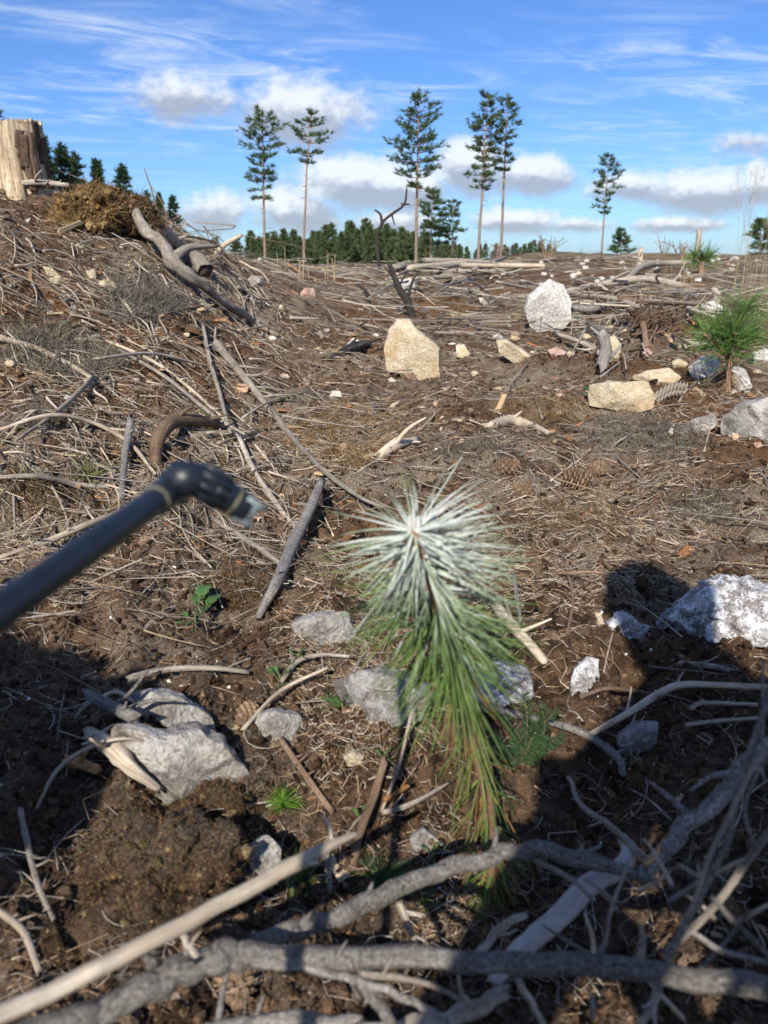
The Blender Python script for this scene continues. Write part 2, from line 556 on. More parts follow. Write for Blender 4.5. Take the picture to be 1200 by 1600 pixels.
def rock_mat(name, base, dark, light, speck=1.0, stain=None, spray=0.0, scale=1.0, dirt=.5):
    m, N, b = new_mat(name)
    o = N.n('ShaderNodeTexCoord').outputs['Object']
    k = scale
    g1 = N.noise(o, 190 * k, 4, .7)
    g2 = N.noise(o, 90 * k, 3, .6)
    blot = N.noise(o, 14 * k, 5, .6)
    c = N.mix(N.ss(blot, .38, .60), base, light)
    c = N.mix(N.m('MULTIPLY', N.ss(g1, .52, .58), .9 * speck), c, dark)
    c = N.mix(N.m('MULTIPLY', N.ss(g2, .53, .62), .75 * speck), c, light)
    if stain:
        c = N.mix(N.m('MULTIPLY', N.ss(N.noise(o, 9 * k, 5, .65), .48, .66), .75), c, stain)
    # soil smeared in hollows of the surface: its own blotchy shape
    c = N.mix(N.m('MULTIPLY', N.ss(N.noise(o, 20 * k, 6, .7), .58, .70), dirt), c, (.07, .048, .032))
    if spray:
        sp = N.m('MAXIMUM', N.ss(N.noise(o, 46, 6, .82), .49, .56), N.ss(N.noise(o, 420, 2, .5), .60, .66))
        c = N.mix(N.m('MULTIPLY', sp, spray), c, (.78, .80, .82))
    N.set(b.inputs['Base Color'], c)
    b.inputs['Roughness'].default_value = .88
    h = N.m('ADD', N.m('MULTIPLY', N.noise(o, 45 * k, 6, .65), 1.0), N.m('MULTIPLY', g1, .3))
    N.set(b.inputs['Normal'], N.n('ShaderNodeBump', None, Strength=.9, Distance=.014, Height=h).outputs[0])
    return m


def plain_mat(name, colr, rough=.5, spec=.4, var=.15, nscale=60, bump=.1):
    m, N, b = new_mat(name)
    o = N.n('ShaderNodeTexCoord').outputs['Object']
    n = N.noise(o, nscale, 5, .6)
    dk = tuple(c * (1 - var) for c in colr); lt = tuple(min(1, c * (1 + var)) for c in colr)
    N.set(b.inputs['Base Color'], N.mix(N.ss(n, .3, .7), dk, lt))
    b.inputs['Roughness'].default_value = rough
    b.inputs['Specular IOR Level'].default_value = spec
    N.set(b.inputs['Normal'], N.n('ShaderNodeBump', None, Strength=bump, Distance=.002, Height=n).outputs[0])
    return m


M = dict(
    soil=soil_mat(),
    litter=litter_mat('dry_litter'),
    crumb=litter_mat('soil_crumbs', .95, 0, .05, .6),
    needle=litter_mat('pine_needles', .55, .18, .35, .12),
    crown=litter_mat('pine_crown', .7, .38, .2, .25),
    leaf=litter_mat('herb_leaf', .5, .3, .35, .2),
    moss=litter_mat('dry_moss', .9, .15, .08, .4),
    grey=wood_mat('weathered_grey_branch', (.070, .054, .040), (.26, .22, .175), (.52, .465, .39), .9, .4, .25),
    bark=wood_mat('flaky_branch_bark', (.045, .037, .031), (.185, .165, .145), (.40, .375, .34), .5, .8, .5, bump=1.0),
    pale=wood_mat('bare_pale_wood', (.22, .17, .115), (.40, .33, .245), (.58, .51, .41), 1, .15),
    peeled=wood_mat('peeled_branch', (.23, .20, .185), (.34, .31, .295), (.43, .40, .39), .7, .2, bump=.4, rough=.65),
    brown=wood_mat('brown_branch', (.06, .037, .023), (.16, .105, .068), (.29, .215, .15), .8, .5),
    black=wood_mat('charred_stick', (.010, .009, .008), (.030, .026, .023), (.075, .066, .058), .8, .4),
    orange=wood_mat('fresh_broken_wood', (.20, .085, .03), (.38, .19, .075), (.52, .33, .16), 1, .2),
    stump=wood_mat('stump_wood', (.085, .058, .036), (.36, .275, .175), (.58, .49, .36), 1, .1, bump=1.0),
    stumpbark=wood_mat('stump_bark', (.03, .02, .014), (.10, .064, .042), (.22, .15, .10), .8, .6, bump=1.0),
    pinebark=wood_mat('pine_bark', (.15, .085, .05), (.28, .165, .10), (.40, .27, .18), .3, .8),
    rock_yellow=rock_mat('buff_granite', (.50, .41, .26), (.24, .17, .10), (.64, .56, .42), .8, (.46, .32, .15), dirt=.3),
    rock_white=rock_mat('white_speckled_granite', (.52, .49, .44), (.08, .07, .06), (.66, .63, .58), .62, scale=.42, dirt=.35),
    rock_grey=rock_mat('grey_granite', (.19, .172, .15), (.06, .05, .042), (.48, .455, .41), .5, (.28, .20, .13), dirt=.75),
    rock_dark=rock_mat('grey_soily_stone', (.15, .13, .115), (.05, .042, .038), (.30, .28, .26), .8, None, .18, dirt=.85),
    rock_spray=rock_mat('white_sprayed_stone', (.22, .19, .175), (.06, .05, .045), (.42, .40, .39), .8, None, .85, dirt=.6),
    rock_pink=rock_mat('pink_granite', (.42, .25, .20), (.20, .12, .10), (.60, .44, .38), .7, dirt=.4),
    rubber=plain_mat('dark_lance_plastic', (.010, .014, .022), .42, .45, .3),
    metal=plain_mat('worn_nozzle_fitting', (.15, .18, .19), .45, .5, .5, 120),
    brass=plain_mat('dull_ring', (.10, .095, .06), .45, .5, .4, 100),
    jacket=plain_mat('dark_work_jacket', (.03, .035, .05), .85, .1),
    trousers=plain_mat('dark_trousers', (.03, .03, .028), .9, .1),
    skin=plain_mat('skin', (.52, .34, .26), .5, .3, .05),
    hair=plain_mat('brown_hair', (.06, .035, .02), .6, .3),
    phone=plain_mat('phone_shell', (.02, .02, .022), .3, .5),
)

# ------------------------------------------------------------------ ground
def build_ground():
    a1 = np.linspace(-40, 40, 520)
    a2 = np.linspace(40, 320, 84)[1:-1]
    az = np.radians(np.concatenate([a1, a2]))
    r = np.concatenate([np.geomspace(.10, 16, 500), np.geomspace(16, 2500, 90)[1:]])
    A, Rr = np.meshgrid(az, r)
    x = Rr * np.sin(A); y = Rr * np.cos(A)
    v = np.stack([x, y, terr(x, y)], -1).reshape(-1, 3)
    na = len(az)
    i = np.arange(len(r) - 1)[:, None] * na; j = np.arange(na)[None]; j2 = (j + 1) % na
    f = np.stack([i + j, i + j2, i + na + j2, i + na + j], -1).reshape(-1, 4)
    v = np.vstack([v, [[0, 0, float(terr(0, 0.01))]]])
    k = np.arange(na); cap = np.stack([(k + 1) % na, k, np.full(na, len(v) - 1)], -1)
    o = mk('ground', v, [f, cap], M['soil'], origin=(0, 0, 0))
    tag(o, 'brown clear-felled forest soil rising to a bank on the left', 'ground', None, 'structure')
build_ground()

LAND = [('the weathered stump', 40, 280), ('the moss hummock', 160, 330), ('the twisted log', 280, 440), ('the grey dead heath on the bank', 200, 480), ('the white bleached stick', 60, 570),
        ('the two parallel thin sticks', 260, 600), ('the long straight branch', 420, 640), ('the arched brown root', 270, 700), ('the lance shaft', 120, 850), ('the lance tip', 370, 780),
        ('the rough forked stick', 450, 890), ('the golden dry moss patch', 535, 690), ('the upright buff slab', 645, 550), ('the pale root chunk', 620, 705), ('the white speckled boulder', 855, 485),
        ('the oblong buff stone', 800, 555), ('the yellow block', 970, 620), ('the right sapling', 1140, 540), ('the big grey boulder', 1170, 660), ('the largest cone', 905, 765),
        ('the grey open cone', 788, 740), ('the broad sprayed stone', 1120, 960), ('the root clump', 1022, 520), ('the longest grey log', 980, 455), ('the thin grey pole', 1091, 400),
        ('the forked snag', 594, 430), ('the charred black stick', 630, 460), ('the bleached log pile', 700, 432), ('the close pair of pines', 770, 420), ('the lone tall pine', 940, 410),
        ('the fractured boulder', 300, 1210), ('the brown moss clod', 210, 1380), ('the pale slanting branch', 330, 1430), ('the thick front branch', 600, 1500), ('the seedling stem', 740, 1250),
        ('the dark heather plant', 815, 1150), ('the dark stone among roots', 995, 1160), ('the broken branch joint', 1000, 1370), ('the peeled branch', 870, 1440), ('the blurred twig bundle', 1130, 1400),
        ('the bright lobed herb', 305, 970), ('the rusty turf mound', 430, 410), ('the pinkish stone', 480, 458), ('the seedling needles', 650, 950), ('the dry grass', 1180, 440)]


def lie(a):
    a = (a + math.pi / 2) % math.pi - math.pi / 2
    return 'level' if abs(a) < .25 else 'steep' if abs(a) > 1.1 else 'right sloping' if a > 0 else 'left sloping'


def near(px, py):
    return min(LAND, key=lambda l: (l[1] - px) ** 2 + ((l[2] - py) * 1.5) ** 2)[0]


WORD = dict(pale='straw coloured', grey='grey', brown='brown', bark='rough grey', rock_yellow='buff', rock_white='white', rock_grey='grey', rock_pink='pinkish')

# ------------------------------------------------------------------ trees
def rnd_col(base, n, r, var=.25, hue=.08):
    base = np.asarray(base, float)
    k = 1 + r.uniform(-var, var, (n, 1))
    return np.clip(base * k * (1 + r.uniform(-hue, hue, (n, 3))), 0, 1)


def tuft_tris(cent, dirs, size, r, k=8, width=.18):
    """each tuft: k thin upward-swept blades round a twig end"""
    n = len(cent)
    d = dirs[:, None] * .8 + r.normal(0, .62, (n, k, 3)) * [1, 1, .55]; d[..., 2] += .12
    d /= np.linalg.norm(d, axis=2, keepdims=True)
    s = size[:, None, None] * r.uniform(.6, 1.2, (n, k, 1))
    side = np.cross(d, r.normal(0, 1, (n, k, 3))); side /= np.linalg.norm(side, axis=2, keepdims=True) + 1e-9
    b = np.broadcast_to(cent[:, None], d.shape) + r.normal(0, .12, (n, k, 3)) * size[:, None, None]
    tip = b + d * s
    v = np.stack([b - side * s * width * .5, b + side * s * width * .5, b + d * s * .65 + side * s * width * .38, tip], 2)
    v = v.reshape(-1, 3)
    m = n * k
    q = np.arange(m)[:, None] * 4
    f = np.concatenate([q + [0, 1, 2], q + [0, 2, 3]])
    return v, f, m


def make_pine_meshes(name, H, crown0, prof, seed, droop=0.0, lean=0.0, dens=1.0, col=(.090, .140, .055), trunk_r=None,
                     gap=.80, tsize=.50, dead=7):
    """local meshes of one conifer: trunk with limbs, crown of needle tufts. prof: half-width at crown base..tip"""
    r = np.random.default_rng(seed)
    tr = trunk_r or H * .0105
    zs = np.linspace(0, H, 9)
    sway = lean * (zs / H) ** 1.5 + .012 * H * np.array([noise2(z * .3, seed, seed) for z in zs]) * (zs / H)
    sway2 = .012 * H * np.array([noise2(z * .3, seed + 50, seed) for z in zs]) * (zs / H)
    path = np.stack([sway, sway2, zs], -1)
    T = Acc()
    v, f, u = tube(path, tr * (1 - .88 * (zs / H)) + .01, 8, 3, .06, seed)
    frac = v[:, 2:3] / H
    cc = np.array([.20, .165, .14]) * (1 - frac) + np.array([.36, .20, .105]) * frac
    T.add(v, f, cc, u)
    cent = []; dirs = []; size = []
    z = crown0 * H
    while z < H * .985:
        fr = (z - crown0 * H) / (H * (1 - crown0))
        w = .95 * np.interp(fr, np.linspace(0, 1, len(prof)), prof)
        nb = r.integers(3, 6)
        a0 = r.uniform(0, 6.28)
        for b in range(nb):
            a = a0 + b * 6.283 / nb + r.normal(0, .25)
            L = w * r.uniform(.42, 1.15)
            if L < .12: continue
            cx = np.interp(z, zs, sway); cy = np.interp(z, zs, sway2)
            up = (.02 + .62 * fr - droop) * L + r.normal(0, .14) * L
            e = np.array([cx + math.cos(a) * L, cy + math.sin(a) * L, z + up + r.normal(0, .08) * L])
            m = np.array([cx + math.cos(a) * L * .5, cy + math.sin(a) * L * .5, z + up * .30 - .04 * L])
            p = np.array([[cx, cy, z], m, e])
            v, f, u = tube(p, [tr * .28 * (1 - fr * .6) + .012, .012], 4, 3, 0, seed)
            T.add(v, f, (.17, .12, .085), u)
            nt = max(5, int(L * 7.5 * dens))
            for t in r.uniform(.28, 1.02, nt) ** .8:
                q = p[0] * (1 - t) ** 2 + 2 * p[1] * t * (1 - t) + p[2] * t * t
                sp = .19 * L * (1 - abs(t - .75))
                cent.append(q + np.array([r.normal(0, sp * .7), r.normal(0, sp * .7), r.normal(.02, .06 * L)]))
                dirs.append([math.cos(a), math.sin(a), .35]); size.append(tsize * r.uniform(.7, 1.2))
        z += gap * r.uniform(.7, 1.3) * (1 - .35 * fr)
    for _ in range(3 + int(3 * dens)):
        cent.append([sway[-1] + r.normal(0, .06), sway2[-1] + r.normal(0, .06), H * r.uniform(.965, 1.0)]); dirs.append([0, 0, 1.]); size.append(tsize * .8)
    for _ in range(dead):                                   # dry stubs under the crown
        z = H * r.uniform(crown0 * .45, crown0); a = r.uniform(0, 6.28); L = prof[0] * r.uniform(.25, .75)
        cx = np.interp(z, zs, sway); cy = np.interp(z, zs, sway2)
        v, f, u = tube([[cx, cy, z], [cx + math.cos(a) * L, cy + math.sin(a) * L, z + r.normal(0, .2) * L]], [.03, .012], 4, 2, 0, seed)
        T.add(v, f, (.15, .12, .10), u)
    cent = np.array(cent); dirs = np.array(dirs); size = np.array(size)
    v, f, m = tuft_tris(cent, dirs, size, r)
    cc = np.repeat(np.repeat(rnd_col(col, len(cent), r, .35, .12), 8, 0), 4, 0)
    tv, tf, tc, tu = T.out()
    return (mesh_data(name + '_trunk', tv, tf, M['litter'], tc, tu), mesh_data(name + '_crown', v, f, M['crown'], cc, None, False))


def put_tree(name, meshes, loc, rot, sc, label, cat, group):
    o = thing(name, loc, label, cat, group)
    o.rotation_euler = (0, 0, rot); o.scale = (sc, sc, sc)
    link('trunk', meshes[0], o); link('crown', meshes[1], o)
    return o


def hero_pine(px_base, py_top, dist, crown0, prof, seed, label, group, px_top=None, **kw):
    b = D(px_base, dist)
    top = V(px_top or px_base, py_top, b)
    H = top[2] - b[2]
    ms = make_pine_meshes('pine', H, crown0, prof, seed, lean=top[0] - b[0], **kw)
    put_tree('pine_tree', ms, b, 0, 1, label, 'tree', group)


tallg = 'tall seed pines left standing on the clearing'
hero_pine(415, 172, 88, .46, [1.2, 2.4, 2.2, 2.3, 2.0, 1.6, .5], 3, 'tall pine with ragged crown, leftmost of the seed pines', tallg, px_top=410)
hero_pine(475, 172, 90, .68, [.9, 2.3, 2.1, 1.7, 1.1, .4], 5, 'tall pine with short bushy crown and long bare trunk, second from left', tallg, px_top=487)
hero_pine(650, 140, 84, .47, [2.2, 2.5, 2.9, 2.5, 2.3, 1.5, .4], 8, 'tallest pine with wide open layered crown, behind the dead forked branch', tallg, px_top=655)
hero_pine(747, 144, 88, .46, [1.1, 1.9, 2.1, 1.8, 1.6, 1.2, .4], 12, 'tall slender pine leaning right, left one of the close pair', tallg, px_top=764)
hero_pine(782, 147, 92, .56, [.9, 1.7, 1.5, 1.7, 1.3, 1.0, .4], 15, 'tall slender pine, right one of the close pair', tallg, px_top=794)
hero_pine(939, 241, 110, .45, [.8, 1.8, 2.0, 2.1, 1.8, 1.2, .4], 18, 'lone tall pine with narrow crown on the right skyline', tallg, px_top=951)
smallg = 'three small pines in the middle distance'
hero_pine(672, 297, 100, .42, [1.6, 2.2, 1.9, 1.5, 1.0, .3], 22, 'small bushy pine, left of the three beside the tallest pine', smallg, px_top=677, dens=1.3)
hero_pine(684, 312, 102, .36, [1.5, 2.2, 2.2, 1.8, 1.1, .3], 25, 'small bushy pine, middle of the three beside the tallest pine', smallg, px_top=688, dens=1.3)
hero_pine(706, 313, 106, .42, [.8, 1.5, 1.4, 1.1, .8, .3], 28, 'small slim pine, right of the three beside the tallest pine', smallg, px_top=709, dens=1.3)
hero_pine(969, 359, 62, .05, [.7, 1.1, .8, .6, .4, .1], 31, 'small dark bushy pine on the skyline beside the lone tall pine', None, dens=2.4, tsize=.28, gap=.25)
hero_pine(1188, 345, 48, .05, [.9, 1.2, 1.0, .7, .4, .1], 33, 'small dark pine behind dry grass at the right edge', None, dens=2.4, tsize=.28, gap=.25)

# young wood behind: every tree its own
wood = [make_pine_meshes('young_conifer', 6.5, .10, pf, 60 + i, dens=1.1, tsize=.55, gap=.42, dead=0,
        col=(.125, .170, .070)) for i, pf in enumerate([[1.1, 1.5, 1.4, 1.1, .7, .2], [1.4, 1.7, 1.3, 1.0, .6, .15], [.9, 1.3, 1.5, 1.3, .9, .3],
                                                        [1.6, 1.5, 1.2, .8, .5, .1]])]
wr_ = random.Random(4)
wl = 'young green conifer in the low wood across the clearing'
for i in range(66):
    row = i % 3
    px = 395 + (i / 66) * 335 + wr_.uniform(-6, 6)
    b = D(px, 142 + row * 12 + wr_.uniform(-5, 5))
    hump = 1.0 + .35 * math.exp(-((px - 560) / 45) ** 2) - .35 * max(0, (px - 640) / 90)
    sz = wr_.uniform(.78, 1.15)
    wl = f'{["bushy", "broad based", "round topped", "conical"][i % 4]} {"tall" if sz > 1.02 else "low" if sz < .88 else "middling"} young conifer in the wood {["left of the second pine", "right of the second pine", "behind the forked snag", "behind the tallest pine", "by the three small pines"][min(4, max(0, int((px - 395) // 68)))]}'
    put_tree('conifer_tree', wood[i % 4], b, wr_.uniform(0, 6.28), .86 * hump * sz, wl, 'tree', 'young wood behind the clearing')
for i in range(22):                                     # low far trees along the right skyline gap
    px = 728 + i * 6.5 + wr_.uniform(-3, 3)
    b = D(px, 170 + wr_.uniform(-10, 20))
    put_tree('conifer_tree', wood[i % 4], b, wr_.uniform(0, 6.28), wr_.uniform(.35, .6), f'tiny far conifer on the horizon near {"the close pair of pines" if px < 800 else "the skyline bushes"}', 'tree', 'far trees on the horizon')
# spruces behind the left bank
spr = [make_pine_meshes('spruce', 9, .06, pf, 80 + i, droop=.45, dens=1.7, tsize=.42, gap=.30, dead=0, col=(.055, .095, .045))
       for i, pf in enumerate([[1.7, 1.7, 1.4, 1.1, .7, .1], [1.9, 1.6, 1.3, .9, .6, .08], [1.5, 1.5, 1.3, .8, .5, .08]])]
for i, (px, py, ds, lb) in enumerate([
        (4, 158, 46, 'tall spruce top showing over the weathered stump'), (24, 163, 48, 'second spruce top just right of the one over the stump'),
        (90, 212, 50, 'dark spruce touching the right side of the stump'), (118, 226, 52, 'broad spruce between stump and moss clump'),
        (136, 238, 56, 'smaller spruce right of the broad one by the stump'), (168, 250, 54, 'pointed spruce behind the moss clump, left one'),
        (206, 258, 54, 'pointed spruce behind the moss clump, right one'), (240, 298, 60, 'low spruce just right of the moss clump'),
        (258, 302, 62, 'thin low spruce behind the twisted log'), (278, 306, 60, 'rounded low spruce behind the twisted log, rightmost')]):
    b = D(px, ds); top = V(px, py, b)
    put_tree('spruce_tree', spr[i % 3], b, wr_.uniform(0, 6.28), (top[2] - b[2]) / 9, lb, 'tree', 'spruces behind the left bank')
for i, (px, py, ds, lb) in enumerate([(372, 372, 30, 'low green juniper shrub at the foot of the leftmost pine'), (398, 374, 34, 'rounded green shrub right of the leftmost pine trunk'),
                                      (340, 372, 24, 'yellowish green shrub on the bank end under bare twigs')]):
    b = D(px, ds); top = V(px, py, b)
    put_tree('shrub', wood[(i + 2) % 4], b, i, max(.1, (top[2] - b[2]) / 6.5), lb, 'shrub', None)
for i, (px, py, ds, lb) in enumerate([(800, 383, 60, 'tiny bush on the skyline, left of two'), (826, 380, 60, 'tiny round bush on the skyline, right of two')]):
    b = D(px, ds); top = V(px, py, b)
    put_tree('shrub', wood[1], b, i, max(.1, (top[2] - b[2]) / 6.5), lb, 'shrub', None)

# ------------------------------------------------------------------ rocks
def rock(name, poly, thick, mat, label, seed, group=None, chis=8, rough=.055, boxy=.34, back=.45, dist=None, res=(84, 34), cat='rock', sink=.0):
    poly = np.asarray(poly, float)
    cx, cy = poly.mean(0)
    by = poly[:, 1].max()
    g = G(cx, by - (by - poly[:, 1].min()) * .12) if dist is None else None
    t = float(np.linalg.norm(g - C0)) if dist is None else dist
    r = np.random.default_rng(seed)
    c = ray(cx, cy, t)
    n = px_dir(cx, cy).copy(); n[2] *= .35; n /= np.linalg.norm(n)      # body runs back, nearly level
    e1 = np.cross(n, [0, 0, 1]); e1 /= np.linalg.norm(e1); e2 = np.cross(e1, n)
    pts = []
    for p in poly:
        d = px_dir(*p); q = C0 + d * (np.dot(c - C0, n) / np.dot(d, n)) - c
        pts.append((q @ e1, q @ e2))
    pts = np.array(pts)
    # densify outline, polar radius
    cl = np.vstack([pts, pts[:1]])
    dn = np.concatenate([cl[i] + (cl[i + 1] - cl[i]) * np.linspace(0, 1, 40, endpoint=False)[:, None] for i in range(len(pts))])
    ang = np.arctan2(dn[:, 1], dn[:, 0]); rad = np.hypot(dn[:, 0], dn[:, 1])
    o = np.argsort(ang); ang, rad = ang[o], rad[o]
    na, nb = res
    th = np.linspace(-math.pi, math.pi, na, endpoint=False)
    R = np.interp(th, ang, rad, period=2 * math.pi)
    R = R * (1 + .035 * noise2(np.cos(th) * 4 + seed, np.sin(th) * 4, seed) * 2)
    ph = np.linspace(-math.pi / 2, math.pi / 2, nb + 2)[1:-1]
    size = rad.mean()
    T = size * thick
    cosp = np.cos(ph) ** boxy; sinp = np.sign(ph) * np.abs(np.sin(ph)) ** .8
    v = np.stack([np.outer(cosp, R * np.cos(th)), np.outer(cosp, R * np.sin(th)), np.outer(sinp, np.ones(na)) * T], -1).reshape(-1, 3)
    v = np.vstack([v, [[0, 0, -T], [0, 0, T]]])
    for _ in range(chis):
        nn = np.array([r.normal(0, .55), r.normal(0, .55), -1 if r.random() < .75 else 1]); nn /= np.linalg.norm(nn)
        dd = (v @ nn); lim = dd.max() * r.uniform(.55, .88)
        k = dd > lim
        v[k, 2] -= (dd[k] - lim) / nn[2]              # facets: the outline stays
    q = v / size
    disp = rough * size * (fbm3(q * 1.6 + seed, 3, seed) * 1.6 + .55 * (np.abs(fbm3(q * 4.5 - seed, 3, seed + 3))))
    v = v + disp[:, None] * v / (np.linalg.norm(v, axis=1, keepdims=True) + 1e-9)
    W = c + v[:, :1] * e1 + v[:, 1:2] * e2 + (v[:, 2:3] + T * back) * n
    W[:, 2] -= sink
    i = np.arange(nb - 1)[:, None] * na; j = np.arange(na)[None]; j2 = (j + 1) % na
    f = np.stack([i + j, i + na + j, i + na + j2, i + j2], -1).reshape(-1, 4)
    k = np.arange(na); k2 = (k + 1) % na
    cap = np.concatenate([np.stack([k, k2, np.full(na, na * nb)], -1), np.stack([k2 + (nb - 1) * na, k + (nb - 1) * na, np.full(na, na * nb + 1)], -1)])
    ob = mk(name, W, [f, cap], M[mat])
    md = ob.data
    import bmesh
    bm = bmesh.new(); bm.from_mesh(md); bmesh.ops.recalc_face_normals(bm, faces=bm.faces); bm.to_mesh(md); bm.free()
    return tag(ob, label, cat, group)


rock('standing_stone', [(620, 499), (640, 498), (648, 512), (672, 530), (690, 545), (686, 570), (689, 597), (668, 600), (640, 590), (606, 580), (600, 545), (608, 515)], .55, 'rock_yellow', 'large buff granite slab standing upright in the middle of the clearing', 1, chis=5)
rock('boulder', [(838, 450), (858, 437), (880, 445), (892, 470), (893, 500), (876, 520), (852, 530), (828, 512), (818, 488), (824, 462)], .8, 'rock_white', 'rounded white speckled granite boulder beside the long fallen branches', 2, chis=5, rough=.03)
rock('stone', [(712, 540), (724, 538), (734, 552), (728, 562), (714, 558)], .9, 'rock_yellow', 'small buff stone between the upright slab and the oblong stone', 3)
rock('stone', [(775, 532), (790, 530), (815, 545), (830, 556), (826, 574), (806, 570), (780, 552)], .8, 'rock_yellow', 'oblong buff stone below the white boulder', 4)
rock('stone', [(920, 602), (950, 597), (1010, 598), (1021, 615), (1020, 640), (995, 648), (950, 640), (920, 636)], .8, 'rock_yellow', 'long yellow block of stone in front of the dry fern', 5, chis=8)
rock('boulder', [(1128, 655), (1150, 634), (1190, 622), (1240, 616), (1280, 650), (1270, 700), (1210, 702), (1150, 694), (1126, 680)], .7, 'rock_grey', 'big smooth grey boulder cut off by the right edge', 6, chis=3, rough=.03)
rock('stone', [(1062, 668), (1085, 655), (1118, 647), (1122, 664), (1105, 676), (1075, 680)], .7, 'rock_grey', 'flat grey stone just left of the big smooth boulder', 7)
rock('stone', [(1074, 575), (1098, 556), (1122, 558), (1128, 580), (1112, 594), (1080, 590)], .8, 'rock_white', 'pale stone left of the right hand sapling stem', 8)
rock('stone', [(1135, 588), (1145, 570), (1165, 578), (1176, 605), (1168, 618), (1136, 612)], .8, 'rock_white', 'pale stone right of the right hand sapling stem', 9)
rock('stone', [(1174, 552), (1195, 545), (1215, 552), (1212, 570), (1178, 568)], .8, 'rock_white', 'pale stone at the right edge beside the sapling', 10)
rock('sprayed_stone', [(1022, 978), (1060, 956), (1095, 930), (1150, 920), (1215, 932), (1260, 960), (1240, 1000), (1170, 1008), (1090, 1004), (1040, 994)], 1.0, 'rock_spray', 'broad white sprayed stone at the right edge of the hollow', 11, rough=.30, chis=2, boxy=.8, res=(170, 70))
rock('sprayed_stone', [(948, 974), (965, 958), (985, 968), (1012, 985), (1000, 1002), (960, 1000)], .7, 'rock_spray', 'small white sprayed stone left of the broad sprayed one', 12, rough=.3, chis=2, boxy=.8)
rock('stone', [(895, 1050), (915, 1026), (936, 1032), (934, 1070), (915, 1092), (888, 1088)], .8, 'rock_spray', 'small speckled stone below the sprayed stones', 13, rough=.09)
rock('stone', [(962, 1152), (990, 1132), (1030, 1134), (1026, 1166), (985, 1192), (966, 1176)], .8, 'rock_dark', 'dark stone among roots in the right shade', 14)
rock('boulder', [(178, 1140), (215, 1136), (262, 1148), (310, 1142), (345, 1160), (380, 1200), (415, 1245), (432, 1288), (400, 1302), (330, 1284), (260, 1262), (215, 1230), (185, 1190)], .55, 'rock_grey', 'large fractured grey boulder lying in the hollow at lower left', 15, chis=11, rough=.14, res=(170, 70), back=.1)
rock('rock_slab', [(200, 1092), (235, 1082), (285, 1092), (330, 1120), (342, 1150), (300, 1150), (250, 1128), (205, 1112)], .6, 'rock_grey', 'thin grey slab above the large fractured boulder', 16, chis=7, rough=.09)
rock('stone', [(394, 1125), (430, 1112), (470, 1122), (478, 1160), (440, 1180), (398, 1172)], .7, 'rock_grey', 'grey stone under the pale twig, right of the fractured boulder', 17, chis=6)
rock('stone', [(455, 975), (500, 958), (545, 962), (560, 1000), (520, 1024), (462, 1020)], .6, 'rock_grey', 'grey stone half hidden left of the seedling needles', 18, rough=.05)
rock('stone', [(520, 1075), (560, 1050), (640, 1058), (680, 1085), (660, 1125), (590, 1135), (530, 1118)], .6, 'rock_dark', 'soily grey stone right behind the seedling stem', 19, rough=.09)
rock('sprayed_stone', [(720, 1060), (770, 1035), (825, 1050), (835, 1095), (800, 1130), (740, 1120)], .6, 'rock_spray', 'white flecked stone right of the seedling stem', 20, rough=.10)
rock('stone', [(390, 1325), (420, 1312), (440, 1330), (438, 1375), (410, 1390), (388, 1370)], .8, 'rock_grey', 'grey stone behind the pale foreground stick', 21)
rock('pebble', [(536, 1184), (552, 1174), (568, 1182), (566, 1200), (546, 1203)], .9, 'rock_yellow', 'round buff pebble in the hollow left of the stem', 22)
rock('pebble', [(640, 1310), (662, 1298), (680, 1312), (676, 1342), (646, 1344)], .9, 'rock_dark', 'dark round stone behind the foreground branch', 23)
rock('stone', [(466, 462), (476, 450), (490, 450), (493, 464), (478, 468)], .9, 'rock_pink', 'pinkish stone on the far slope right of the big log', 24)
rock('stone', [(67, 416), (80, 418), (104, 440), (96, 446), (80, 442)], .5, 'rock_yellow', 'pointed yellow stone chip on the left bank', 25)
rock('stone', [(154, 440), (170, 436), (192, 450), (194, 460), (158, 456)], .7, 'rock_yellow', 'rounded yellow stone on the left bank', 26)
rock('stone', [(134, 424), (148, 420), (151, 434), (138, 438)], .8, 'rock_yellow', 'small yellow stone above the rounded one on the left bank', 27)
rock('stone', [(944, 530), (960, 524), (972, 540), (966, 568), (946, 570)], .8, 'rock_yellow', 'yellow brown stone behind the grey stub', 28)
rock('stone', [(1092, 478), (1112, 470), (1132, 480), (1134, 490), (1096, 490)], .8, 'rock_white', 'white stone under the broken stub above the sapling', 29)
rock('stone', [(985, 590), (1010, 580), (1045, 576), (1066, 590), (1050, 602), (1000, 600)], .6, 'rock_yellow', 'low buff stone behind the yellow block', 30)
rock('stone', [(1050, 565), (1062, 560), (1075, 568), (1070, 576), (1052, 576)], .8, 'rock_yellow', 'little tan stone left of the pale sapling stones', 31)
rock('stone', [(622, 438), (640, 434), (650, 446), (642, 456), (624, 454)], .8, 'rock_white', 'white stone under the log pile by the forked dead branch', 32)
rock('stone', [(1000, 548), (1012, 544), (1020, 552), (1012, 560)], .8, 'rock_pink', 'small orange stone beneath the brushwood heap', 33)
rock('stone', [(855, 548), (870, 542), (885, 550), (878, 560), (860, 558)], .8, 'rock_pink', 'small orange stone beneath the white boulder', 34)
